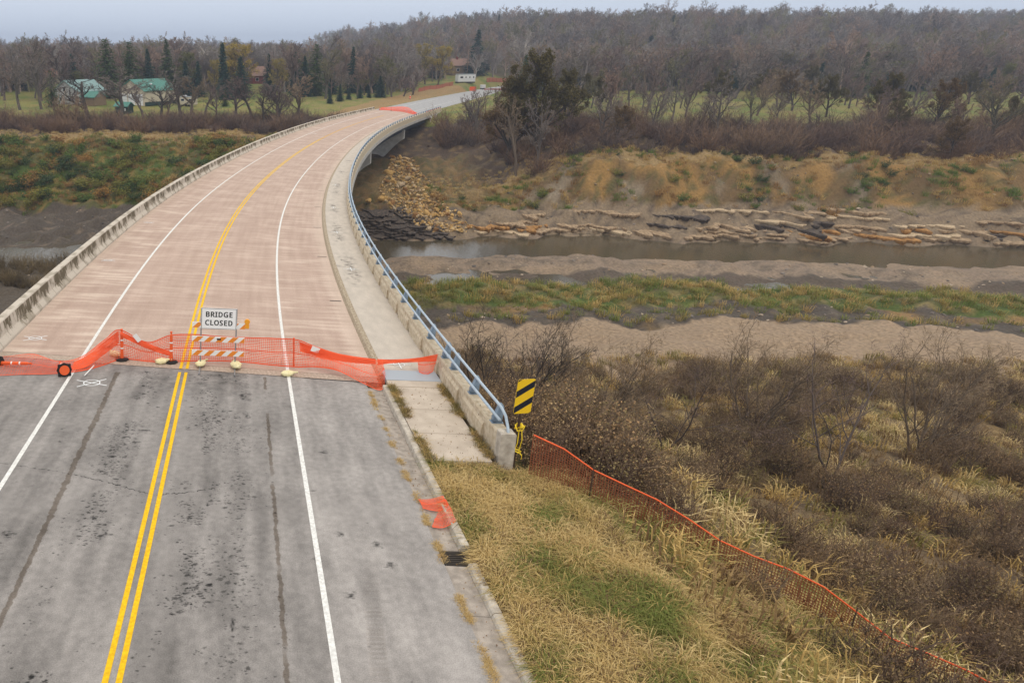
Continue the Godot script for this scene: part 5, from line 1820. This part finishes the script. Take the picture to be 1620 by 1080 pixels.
func make_trees() -> void:
	var r := RandomNumberGenerator.new(); r.seed = 401
	var oak := [leafless(1, 10, 1.05, {"clear": 0.28, "limbs": 9, "twigs": 6, "width": 0.026}), leafless(2, 10, 1.1, {"clear": 0.25, "limbs": 10, "twigs": 6, "width": 0.026})]
	var maple := [leafless(3, 10, 0.75, {"clear": 0.22, "limbs": 13, "twigs": 7, "width": 0.026}), leafless(4, 10, 0.7, {"clear": 0.2, "limbs": 13, "twigs": 6, "width": 0.026}), leafless(5, 10, 0.8, {"clear": 0.3, "limbs": 11, "twigs": 6, "width": 0.026})]
	var sparse := [leafless(6, 10, 0.62, {"clear": 0.35, "limbs": 9, "twigs": 4, "width": 0.026}), leafless(7, 10, 0.7, {"clear": 0.3, "limbs": 9, "twigs": 4, "width": 0.026})]
	var spruce := [conifer(11, 10, 3.3, 0.9), conifer(12, 10, 3.0, 0.8)]
	var narrow := [conifer(13, 10, 1.5, 0.6, 1.1)]
	var pine := [conifer(14, 10, 3.6, 0.5, 0.85)]
	var willow := [leafy(15, 10, 0.85, {"clear": 0.2, "limbs": 11, "twigs": 5, "droop": 0.12}, 5200, 0.17)]
	var cedar := [leafy(16, 10, 0.85, {"clear": 0.15, "limbs": 12, "twigs": 6}, 11000, 0.16), leafy(17, 10, 0.8, {"clear": 0.2, "limbs": 11, "twigs": 6}, 17000, 0.17)]
	print("tree shapes ", Time.get_ticks_msec())
	var dark := [bark(0.065, 0.053, 0.045), bark(0.115, 0.092, 0.078)]
	var grey := [bark(0.13, 0.11, 0.095), bark(0.24, 0.20, 0.175)]
	var mauve := [bark(0.11, 0.086, 0.076), bark(0.215, 0.155, 0.14)]
	var olive := [bark(0.10, 0.09, 0.07), bark(0.20, 0.18, 0.10)]
	var pink := [bark(0.14, 0.105, 0.09), bark(0.30, 0.205, 0.16)]
	var tan := [bark(0.15, 0.115, 0.085), bark(0.29, 0.215, 0.14)]
	var bw := bark(0.06, 0.045, 0.035)
	var needles := [bw, leaf_mat(0.020, 0.056, 0.038)]
	var needles_o := [bw, leaf_mat(0.055, 0.085, 0.022)]
	var gold := [bark(0.12, 0.095, 0.06), bark(0.24, 0.18, 0.06), leaf_mat(0.34, 0.25, 0.045)]
	var gold_pale := [bark(0.12, 0.095, 0.06), bark(0.24, 0.19, 0.09), leaf_mat(0.30, 0.235, 0.07)]
	var olive_leaf := [bark(0.10, 0.085, 0.06), bark(0.16, 0.14, 0.07), leaf_mat(0.115, 0.115, 0.035)]
	var russet := [dark[0], dark[1], leaf_mat(0.092, 0.074, 0.026)]
	var russet2 := [dark[0], dark[1], leaf_mat(0.12, 0.074, 0.03)]
	# trees one can point at: column, distance, row of the tip, shape, materials, breadth, name, label, group
	var yard := "bare trees along the edge of the far yard"
	var yard_label := "bare deciduous tree with fine twigs at the edge of the far yard"
	var fir := "dark conifers in the far trees"
	var list := [
		[133, 222.0, 113, oak[0], dark, 2.0, "bare_oak", "wide spreading bare oak with crooked dark limbs before the pale farmhouse", ""],
		[184, 226.0, 104, oak[1], grey, 1.9, "bare_oak", "dense bare oak with a thick trunk beside the small teal roofed shed", ""],
		[222, 222.0, 130, sparse[0], mauve, 1.50, "bare_tree", yard_label, yard], [250, 228.0, 128, sparse[1], dark, 1.80, "bare_tree", yard_label, yard],
		[262, 232.0, 140, maple[0], mauve, 1.50, "bare_tree", yard_label, yard], [282, 238.0, 105, maple[1], grey, 1.65, "bare_tree", yard_label, yard],
		[300, 236.0, 120, maple[2], tan, 1.65, "bare_tree", yard_label, yard], [322, 232.0, 128, sparse[0], grey, 1.50, "bare_tree", yard_label, yard],
		[340, 214.0, 135, sparse[1], mauve, 1.35, "bare_tree", yard_label, yard], [372, 214.0, 118, sparse[1], mauve, 1.50, "bare_tree", yard_label, yard],
		[397, 216.0, 118, sparse[0], dark, 1.35, "bare_tree", yard_label, yard], [418, 210.0, 135, sparse[1], dark, 1.35, "bare_tree", yard_label, yard],
		[437, 212.0, 122, maple[1], mauve, 1.50, "bare_tree", yard_label, yard], [446, 216.0, 124, maple[0], grey, 1.50, "bare_tree", yard_label, yard], [470, 218.0, 118, maple[2], tan, 1.50, "bare_tree", yard_label, yard],
		[52, 250.0, 58, oak[0], grey, 0.9, "bare_oak", "tall grey bare oak beside the conifer left of the farmhouse", ""], [18, 248.0, 70, oak[1], grey, 1.0, "bare_tree", yard_label, yard], [100, 300.0, 62, maple[0], mauve, 1.50, "bare_tree", yard_label, yard],
		[78, 262.0, 112, pine[0], needles_o, 0.9, "pine_tree", "bushy olive pine beside the pale farmhouse", ""],
		[165, 300.0, 62, pine[0], needles_o, 1.0, "pine_tree", "broad green pine rising behind the farmhouse roof", ""], [203, 304.0, 66, pine[0], needles_o, 0.95, "pine_tree", "broad olive pine rising behind the bare oak and shed", ""],
		[232, 306.0, 76, spruce[0], needles, 0.9, "spruce_tree", "dark spruce behind the barn", fir], [262, 318.0, 62, spruce[1], needles_o, 1.0, "spruce_tree", "tall olive spruce rising behind the green barn roof", ""],
		[292, 300.0, 96, spruce[0], needles, 1.2, "spruce_tree", "broad dark spruce behind the camper trailer", ""],
		[112, 305.0, 84, spruce[0], needles, 1.0, "spruce_tree", "dark spruce standing among bare trees beyond the yards", fir], [312, 300.0, 96, spruce[1], needles, 1.0, "spruce_tree", "dark spruce standing among bare trees beyond the yards", fir], [425, 330.0, 84, spruce[0], needles, 0.9, "spruce_tree", "dark spruce standing among bare trees beyond the yards", fir], [588, 335.0, 92, spruce[0], needles, 1.0, "spruce_tree", "dark spruce standing among bare trees beyond the yards", fir], [525, 320.0, 92, spruce[0], needles, 0.9, "spruce_tree", "dark spruce standing among bare trees beyond the yards", fir], [646, 370.0, 76, spruce[1], needles, 1.0, "spruce_tree", "dark spruce standing among bare trees beyond the yards", fir], [482, 300.0, 88, spruce[0], needles, 1.1, "spruce_tree", "dark spruce standing among bare trees beyond the yards", fir],
		[440, 315.0, 90, willow[0], gold_pale, 1.1, "yellow_tree", "faded yellow tree right of the red brick house", ""], [300, 320.0, 80, willow[0], olive_leaf, 1.2, "olive_tree", "olive-leaved tree behind the camper trailer", ""], [610, 330.0, 90, willow[0], olive_leaf, 1.2, "olive_tree", "olive-leaved tree behind the rounded spruce by the berm", ""],
		[351, 300.0, 66, narrow[0], needles, 1.0, "narrow_conifer", "tall narrow dark conifer standing alone above the lawn", ""], [356, 292.0, 100, spruce[1], needles, 1.1, "spruce_tree", "low dark spruce at the foot of the tall narrow conifer", ""], [380, 300.0, 89, spruce[0], needles, 1.3, "spruce_tree", "broad blue-green spruce beside the red brick house", ""],
		[355, 262.0, 142, spruce[1], needles_o, 1.1, "young_spruce", "small dark spruce alone on the green lawn", ""],
		[376, 318.0, 66, willow[0], gold, 1.5, "yellow_tree", "round yellow-leaved tree behind the tall narrow conifer", ""], [338, 312.0, 92, willow[0], gold_pale, 1.0, "yellow_tree", "small dull yellow tree left of the narrow conifer", ""],
		[468, 300.0, 82, pine[0], needles, 0.8, "pine_tree", "ragged dark pine on the far bank left of the road", ""], [501, 305.0, 70, pine[0], needles_o, 0.85, "pine_tree", "tall ragged olive pine on the far bank beside the road", ""],
		[559, 330.0, 73, spruce[0], needles, 0.8, "spruce_tree", "tall tidy dark spruce between bare trees near the bridge end", ""], [602, 300.0, 119, spruce[1], needles, 1.4, "spruce_tree", "rounded dark spruce nearest the dry berm", ""],
		[522, 268.0, 140, spruce[1], needles, 1.2, "young_spruce", "young spruce in the row along the far berm", "young spruces along the berm"], [538, 276.0, 132, spruce[0], needles, 1.1, "young_spruce", "young spruce in the row along the far berm", "young spruces along the berm"], [552, 284.0, 138, spruce[1], needles, 1.2, "young_spruce", "young spruce in the row along the far berm", "young spruces along the berm"], [570, 290.0, 134, spruce[0], needles, 1.2, "young_spruce", "young spruce in the row along the far berm", "young spruces along the berm"], [584, 296.0, 136, spruce[1], needles, 1.1, "young_spruce", "young spruce in the row along the far berm", "young spruces along the berm"],
		[677, 385.0, 66, willow[0], gold_pale, 0.95, "yellow_tree", "tall yellowish willow beside the tan house", ""], [697, 380.0, 70, willow[0], gold, 0.9, "yellow_tree", "yellow-green willow leaning over the red net fence", ""],
		[758, 440.0, 46, spruce[0], needles, 1.15, "spruce_tree", "very large dark spruce behind the white office trailer", ""],
		[640, 300.0, 118, maple[0], mauve, 1.80, "bare_tree", yard_label, yard], [655, 315.0, 112, maple[2], mauve, 1.80, "bare_tree", yard_label, yard], [622, 300.0, 108, maple[1], grey, 1.65, "bare_tree", yard_label, yard],
		[868, 168.0, 78, cedar[1], russet, 0.95, "leafy_oak", "big oak still holding dark olive brown leaves above the eroded bluff", ""], [905, 180.0, 108, cedar[1], russet, 1.0, "leafy_oak", "broad oak with dark brown leaves just behind the big leafy oak", ""], [818, 170.0, 122, cedar[1], russet2, 1.0, "leafy_oak", "smaller brown-leaved oak beside the far road embankment", ""],
		[786, 196.0, 128, sparse[0], tan, 0.9, "bare_tree", "slender bare tree on the bluff before the far road", "slender bare trees on the bluff"], [762, 196.0, 134, sparse[1], grey, 0.9, "bare_tree", "slender bare tree on the bluff before the far road", "slender bare trees on the bluff"], [830, 160.0, 150, sparse[0], tan, 0.8, "bare_tree", "slender bare tree on the bluff before the far road", "slender bare trees on the bluff"], [746, 200.0, 140, maple[1], mauve, 0.9, "bare_tree", "slender bare tree on the bluff before the far road", "slender bare trees on the bluff"], [860, 158.0, 150, sparse[1], grey, 0.9, "bare_tree", "slender bare tree on the bluff before the far road", "slender bare trees on the bluff"]]
	for e in list:
		var x := column(e[0], e[2], e[1])
		var h := tall_enough(e[0], e[2], x, e[1])
		plant(e[6], e[3], e[4], up(x, e[1], h, r, e[5]), e[7], e[8])
	# the wood beyond the yards: 150 trees in front as themselves
	var woods := [[maple[0], grey], [maple[1], mauve], [maple[2], olive], [oak[0], mauve], [oak[1], grey], [maple[0], tan], [maple[1], pink], [maple[2], mauve]]
	var taken := []
	for e in list: taken.append(Vector2(column(e[0], e[2], e[1]), e[1]))
	var made := 0
	var tries := 0
	while made < 215 and tries < 9000:
		tries += 1
		var z := 285.0 + 130.0 * pow(r.randf(), 1.3)
		var x := r.randf_range(-0.42, 1.02) * z
		if not open_spot(x, z, taken, 5.5): continue
		taken.append(Vector2(x, z))
		var w: Array = woods[r.randi() % woods.size()]
		if r.randf() < 0.13:
			plant("leafy_tree", willow[0], [gold, gold_pale, olive_leaf, olive_leaf][made % 4], up(x, z, r.randf_range(9.0, 15.0), r, 1.2), ["yellow-leaved tree among the bare trees of the far wood", "pale yellow tree among the bare trees of the far wood", "olive-leaved tree among the bare trees of the far wood", "olive-leaved tree among the bare trees of the far wood"][made % 4], "trees still in leaf in the far wood")
		elif r.randf() < 0.17:
			plant("spruce_tree", spruce[made % 2], needles if made % 3 else needles_o, up(x, z, r.randf_range(9.0, 17.0), r), "conifer standing among the bare trees of the far wood", "conifers in the far wood")
		else:
			plant("bare_tree", w[0], w[1], up(x, z, r.randf_range(12.0, 21.0), r, r.randf_range(0.95, 1.3)), "leafless grey-brown tree in the front of the far wood", "bare trees in the far wood")
		made += 1
	# beyond the picture's bluff the bench to the right is wooded the same way
	made = 0; tries = 0
	while made < 70 and tries < 4000:
		tries += 1
		var z := r.randf_range(150.0, 285.0)
		var x := r.randf_range(56.0, 1.0 * z + 20.0)
		var t := bank(x, z)
		if t < 30.0 or not open_spot(x, z, taken, 4.5) or (absf(nearest(x, z).y) < 30.0): continue
		if column_of(x, z) < 885.0: continue
		taken.append(Vector2(x, z))
		if r.randf() < 0.22: plant("leafy_oak", cedar[made % 2], russet if made % 2 else russet2, up(x, z, r.randf_range(8.0, 13.0), r), "brown-leaved oak in the wood on top of the bluff", "leafy oaks on the bluff")
		else: plant("bare_tree", woods[made % 8][0], woods[made % 8][1], up(x, z, r.randf_range(8.0, 15.0), r), "bare tree in the wood on top of the bluff", "bare trees on the bluff")
		made += 1
	# trees on the wooded hills farther back, a mass
	var sets := [[], [], [], []]
	var cols := [[], [], [], []]
	for i in 8200:
		var z := 330.0 * pow(9.0, pow(r.randf(), 1.25))
		var x := r.randf_range(-0.48, 1.12) * z
		if not open_spot(x, z, [], 1.0): continue
		var k := r.randi() % 3
		var h := r.randf_range(11.0, 20.0) * (1.25 if r.randf() < 0.12 else 1.0)
		if r.randf() < 0.06:
			k = 3; h = r.randf_range(9.0, 15.0)
		sets[k].append(up(x, z, h, r, r.randf_range(1.0, 1.35)))
		cols[k].append([Color(0.25, 0.215, 0.20), Color(0.31, 0.24, 0.20), Color(0.20, 0.172, 0.165), Color(0.34, 0.245, 0.19), Color(0.25, 0.225, 0.13), Color(0.30, 0.27, 0.25)][r.randi() % 6] * r.randf_range(0.8, 1.15) if k < 3 else Color(0.03, 0.055, 0.04))
	M.wood = plain(Color.WHITE, 0.95); M.wood.vertex_color_use_as_albedo = true
	var kinds := ["mass of leafless trees with rounded tops covering the distant hills", "mass of leafless slender trees covering the distant hills", "mass of leafless broad trees covering the distant hills", "dark conifers dotted through the distant wooded hills"]
	for k in 4:
		var shape: Array = [maple[0], maple[1], maple[2], spruce[0]][k]
		var st := SurfaceTool.new()
		st.begin(Mesh.PRIMITIVE_TRIANGLES)
		st.append_from(shape[0], 0, Transform3D()); st.append_from(shape[1], 0, Transform3D())
		scatter("distant_wood", kinds[k], "wood", st.commit(), M.wood, sets[k], cols[k])
	# the sapling by the bridge end and others down the near slope
	var sap := [leafless(21, 10, 0.62, {"stems": 5, "clear": 0.12, "limbs": 8, "twigs": 4, "width": 0.011}), leafless(22, 10, 0.7, {"stems": 2, "clear": 0.12, "limbs": 7, "twigs": 3, "width": 0.009})]
	var sp := at_depth(806.0, 600.0, 33.0)
	var sx := column(806, 600, 33.0)
	plant("bare_sapling", sap[0], dark, up(sx, 33.0, tall_enough(806, 480, sx, 33.0), r, 1.0), "bare many-stemmed sapling behind the striped marker sign", "")
	for e in [[735.0, 44.0, 535.0], [770.0, 40.0, 520.0], [700.0, 48.0, 560.0], [860.0, 40.0, 520.0], [960.0, 34.0, 500.0], [1090.0, 38.0, 540.0], [1240.0, 44.0, 500.0], [1390.0, 36.0, 540.0], [1530.0, 42.0, 510.0]]:
		var x := column(e[0], e[2], e[1])
		var h := tall_enough(e[0], e[2], x, e[1])
		if h < 1.5: continue
		plant("bare_sapling", sap[made % 2], mauve if made % 2 else tan, up(x, e[1], h, r, 1.0), "thin bare sapling on the brushy near slope", "bare saplings on the near slope")
		made += 1
	print("trees ", Time.get_ticks_msec())


func column_of(x: float, z: float) -> float:
	var y := ground(x, z)
	return PX + F * x / (z * cos(PITCH) - y * sin(PITCH))


func open_spot(x: float, z: float, taken: Array, gap: float) -> bool:
	var q := nearest(x, z)
	if z < 470.0 and q.y > -15.0 and q.y < 12.0: return false
	var u := column_of(x, z)
	if u > 150.0 and u < 330.0 and z < 315.0: return false           # yard and lawn stay open
	if u > 330.0 and u < 500.0 and z < 290.0: return false
	if u > 655.0 and u < 815.0 and z < 400.0: return false
	for h in [[382.0, 428.0, 400.0], [66.0, 98.0, 405.0], [704.0, 748.0, 455.0], [352.0, 400.0, 322.0]]:    # what shows between the trees
		if u > h[0] and u < h[1] and z < h[2]: return false
	for t in taken:
		if t.distance_to(Vector2(x, z)) < gap: return false
	for h in [Vector2(column(228, 168, 275.0), 278.0), Vector2(column(118, 166, 275.0), 282.0), Vector2(column(408, 133, 395.0), 395.0), Vector2(column(84, 132, 400.0), 400.0), Vector2(column(727, 124, 450.0), 450.0), Vector2(column(735, 137, 395.0), 395.0)]:
		if h.distance_to(Vector2(x, z)) < 11.0: return false
	return true


# ---------------------------------------------------------------- brush

func bush(sd: int, stems: int, spread: float, leaves: int, size: float) -> Array:
	# [stems, leaves]; a metre high or so before scaling
	var r := RandomNumberGenerator.new(); r.seed = sd
	var st := begin()
	var lv := begin()
	for k in stems:
		var an := r.randf() * TAU
		var p := Vector3(cos(an), 0, sin(an)) * 0.22 * sqrt(r.randf())
		var d := (Vector3.UP + Vector3(cos(an), 0, sin(an)) * spread * r.randf() + Vector3(r.randfn(), 0, r.randfn()) * 0.15).normalized()
		var len := r.randf_range(0.55, 1.1)
		var w := 0.012
		for i in 4:
			var q := p + d * len / 4.0
			var side := d.cross(Vector3(r.randfn(), r.randfn(), r.randfn())).normalized() * w
			quad(st, p - side, p + side, q + side * 0.75, q - side * 0.75)
			for j in 3:
				var td := (d + Vector3(r.randfn(), r.randfn() * 0.4, r.randfn()) * 0.65).normalized()
				var tl := len * r.randf_range(0.12, 0.34)
				var ts := td.cross(Vector3(r.randfn(), r.randfn(), r.randfn())).normalized() * w * 0.6
				tri(st, q - ts, q + ts, q + td * tl)
				for n in leaves:
					var c := q + td * tl * r.randf() + Vector3(r.randfn(), r.randfn(), r.randfn()) * 0.05
					var a := Vector3(r.randfn(), r.randfn() * 0.6, r.randfn()).normalized() * size * r.randf_range(0.6, 1.3)
					var b := a.cross(Vector3(r.randfn(), r.randfn(), r.randfn())).normalized() * size * 0.5
					quad(lv, c, c + a * 0.5 + b, c + a, c + a * 0.5 - b)
			p = q
			w *= 0.78
			d = (d + Vector3(r.randfn(), r.randfn() * 0.3, r.randfn()) * 0.22).normalized()
	return [done(st), done(lv) if leaves else null]


func make_brush() -> void:
	var r := RandomNumberGenerator.new(); r.seed = 611
	var bare := [bush(31, 46, 0.8, 0, 0.0), bush(32, 52, 0.7, 0, 0.0), bush(33, 40, 0.95, 0, 0.0)]
	var green := [bush(34, 26, 1.0, 2, 0.10), bush(35, 24, 0.9, 2, 0.11)]
	var seedy := [bush(36, 34, 0.45, 1, 0.035), bush(37, 34, 0.55, 1, 0.04)]
	var twig := [bark(0.10, 0.068, 0.058), bark(0.15, 0.10, 0.08), bark(0.21, 0.14, 0.095)]
	var leafs := [leaf_mat(0.10, 0.155, 0.03), leaf_mat(0.19, 0.19, 0.035), leaf_mat(0.30, 0.165, 0.04), leaf_mat(0.05, 0.085, 0.028)]
	var heads := [leaf_mat(0.17, 0.10, 0.05), leaf_mat(0.10, 0.065, 0.04)]
	M.twigs = plain(Color.WHITE, 0.95); M.twigs.vertex_color_use_as_albedo = true
	# thickets: the left yard's edge, the bench above the bluff, and the same farther right
	var mass := [[], [], []]; var cols := [[], [], []]
	var n := {"l": 0, "b": 0}
	for i in 3000:
		var left := i % 2 == 0
		var x := r.randf_range(-125.0, 22.0) if left else r.randf_range(26.0, 215.0)
		var z := river_z(x) + (r.randf_range(70.0, 98.0) if left else r.randf_range(30.0, 66.0 if x > 95.0 else 92.0))
		if not left and x < 50.0 and z - river_z(x) < 66.0: continue
		var q := nearest(x, z)
		if q.y > -10.5 and q.y < 12.5: continue
		var clump := n1.get_noise_2d(x * 3.0 + 11.0, z * 3.0)
		if clump < -0.12 and r.randf() < 0.8: continue
		var h := (r.randf_range(1.2, 3.6) if left else r.randf_range(1.2, 4.2)) * (1.0 + clump * 1.2) * (1.6 if r.randf() < 0.07 else 1.0)
		if left: h *= lerpf(1.0, 0.75, smoothstep(80.0, 98.0, z - river_z(x)))
		var at := Transform3D(Basis(Vector3.UP, r.randf() * TAU).scaled(Vector3(h * 1.15, h, h * 1.15)), W(x, ground(x, z) - 0.1, z))
		var key: String = "l" if left else "b"
		if n[key] < 110 and r.randf() < 0.2:
			n[key] += 1
			var k := r.randi() % 3
			var o := part("bare_bush", bare[k][0], twig[r.randi() % 3], self, at)
			tag(o, "bare brown bush in the thicket between the far bank and the yard" if left else "bare brown bush in the thicket on top of the eroded bluff", "bush", "bushes of the yard thicket" if left else "bushes of the bluff thicket")
		else:
			var k := r.randi() % 3
			mass[k].append(at); cols[k].append([Color(0.095, 0.062, 0.055), Color(0.14, 0.09, 0.072), Color(0.20, 0.125, 0.08), Color(0.12, 0.09, 0.08), Color(0.24, 0.16, 0.10)][int(clampf((clump + 0.35) * 5.0 + r.randf_range(-1.2, 1.2), 0, 4))])
	var names3 := ["dense bare brown brush growing along both far banks", "dark tangled bare brush growing along both far banks", "low sprawling bare brush growing along both far banks"]
	for k in 3: scatter("thicket", names3[k], "brush", bare[k][0], M.twigs, mass[k], cols[k])
	# leafy bushes on the green slope left of the bridge and here and there on the bluff
	var made := 0
	var bulk := []; var bc := []
	for i in 900:
		var left := r.randf() < 0.72
		var x := r.randf_range(-110.0, 6.0) if left else r.randf_range(28.0, 200.0)
		var z := river_z(x) + (r.randf_range(32.0, 61.0) if left else r.randf_range(16.0, 30.0))
		if n1.get_noise_2d(x * 2.0, z * 2.0) < (-0.25 if left else 0.08): continue
		var h := r.randf_range(0.8, 2.3) * (1.0 if left else 0.7)
		var at := Transform3D(Basis(Vector3.UP, r.randf() * TAU).scaled(Vector3(h * 1.3, h, h * 1.3)), W(x, ground(x, z) - 0.12, z))
		if left and made < 170:
			made += 1
			var k := r.randi() % 4
			var o := thing("leafy_bush", ["low green bush on the overgrown bank left of the bridge", "low yellow-green bush on the overgrown bank left of the bridge", "low rust-coloured bush on the overgrown bank left of the bridge", "low dark green bush on the overgrown bank left of the bridge"][k], "bush", at, "bushes on the overgrown bank")
			part("stems", green[made % 2][0], twig[0], o)
			part("foliage", green[made % 2][1], leafs[k], o)
		else:
			bulk.append(at); bc.append([Color(0.09, 0.14, 0.03), Color(0.18, 0.17, 0.035), Color(0.27, 0.15, 0.045), Color(0.045, 0.075, 0.025)][r.randi() % 4])
	scatter("bank_brush", "low green and rusty brush scattered over the far banks", "brush", green[0][1], M.twigs, bulk, bc)
	# seed-headed weeds and bare shrubs on the near slope
	made = 0
	bulk = []; bc = []
	var stalks := []; var sc := []
	for i in 3880:
		var x := r.randf_range(9.0, 75.0); var z := r.randf_range(4.0, 62.0)
		if i >= 3600:                              # close behind the parapet
			var near := road(r.randf_range(9.9, 26.0), 9.9 + 6.0 * r.randf())
			x = near.x; z = near.z
		var q := nearest(x, z)
		if q.y < (9.9 if q.x > 9.6 else 11.3) or bank(x, z) > -60.0: continue
		if q.x < 9.0 and q.y < 13.5 + r.randf() * 3.0: continue
		var gap := n1.get_noise_2d(x * 4.0 + 200.0, z * 4.0)
		if gap < -0.06 and not (i >= 3600): continue
		var h := r.randf_range(0.7, 1.7) * (1.0 + gap)
		var at := Transform3D(Basis(Vector3.UP, r.randf() * TAU).scaled(Vector3(h, h, h)), W(x, ground(x, z) - 0.05, z))
		if made < 120 and z < 40.0 and r.randf() < 0.16:
			made += 1
			var o := thing("seedy_weed", "waist-high brown weed with dark seed heads on the near slope", "weed", at, "tall weeds on the near slope")
			part("stalks", seedy[made % 2][0], twig[1], o)
			part("seed_heads", seedy[made % 2][1], heads[made % 2], o)
		else:
			bulk.append(at); bc.append((1.35 if i >= 3600 else 1.0) * [Color(0.12, 0.078, 0.047), Color(0.24, 0.15, 0.075), Color(0.17, 0.13, 0.06), Color(0.30, 0.21, 0.11)][r.randi() % 4])
			stalks.append(at); sc.append([Color(0.13, 0.09, 0.068), Color(0.22, 0.155, 0.10)][r.randi() % 2])
	scatter("weed_heads", "brown seed heads of the weeds massed on the near slope", "weeds", seedy[0][1], M.twigs, bulk, bc)
	scatter("weed_stalks", "bare stalks of the weeds massed on the near slope", "weeds", seedy[0][0], M.twigs, stalks, sc)
	# reeds on the muddy near bank left of the bridge
	var reeds := []; var rc := []
	for i in 260:
		var x := r.randf_range(-75.0, -22.0); var z := river_z(x) + r.randf_range(-26.0, -8.0)
		reeds.append(Transform3D(Basis(Vector3.UP, r.randf() * TAU).scaled(Vector3.ONE * r.randf_range(1.0, 2.6)), W(x, ground(x, z), z))); rc.append([Color(0.13, 0.10, 0.06), Color(0.2, 0.15, 0.08)][r.randi() % 2])
	scatter("bank_reeds", "thin dry stalks on the muddy bank left of the bridge", "reeds", bare[1][0], M.twigs, reeds, rc)
	print("brush ", Time.get_ticks_msec())
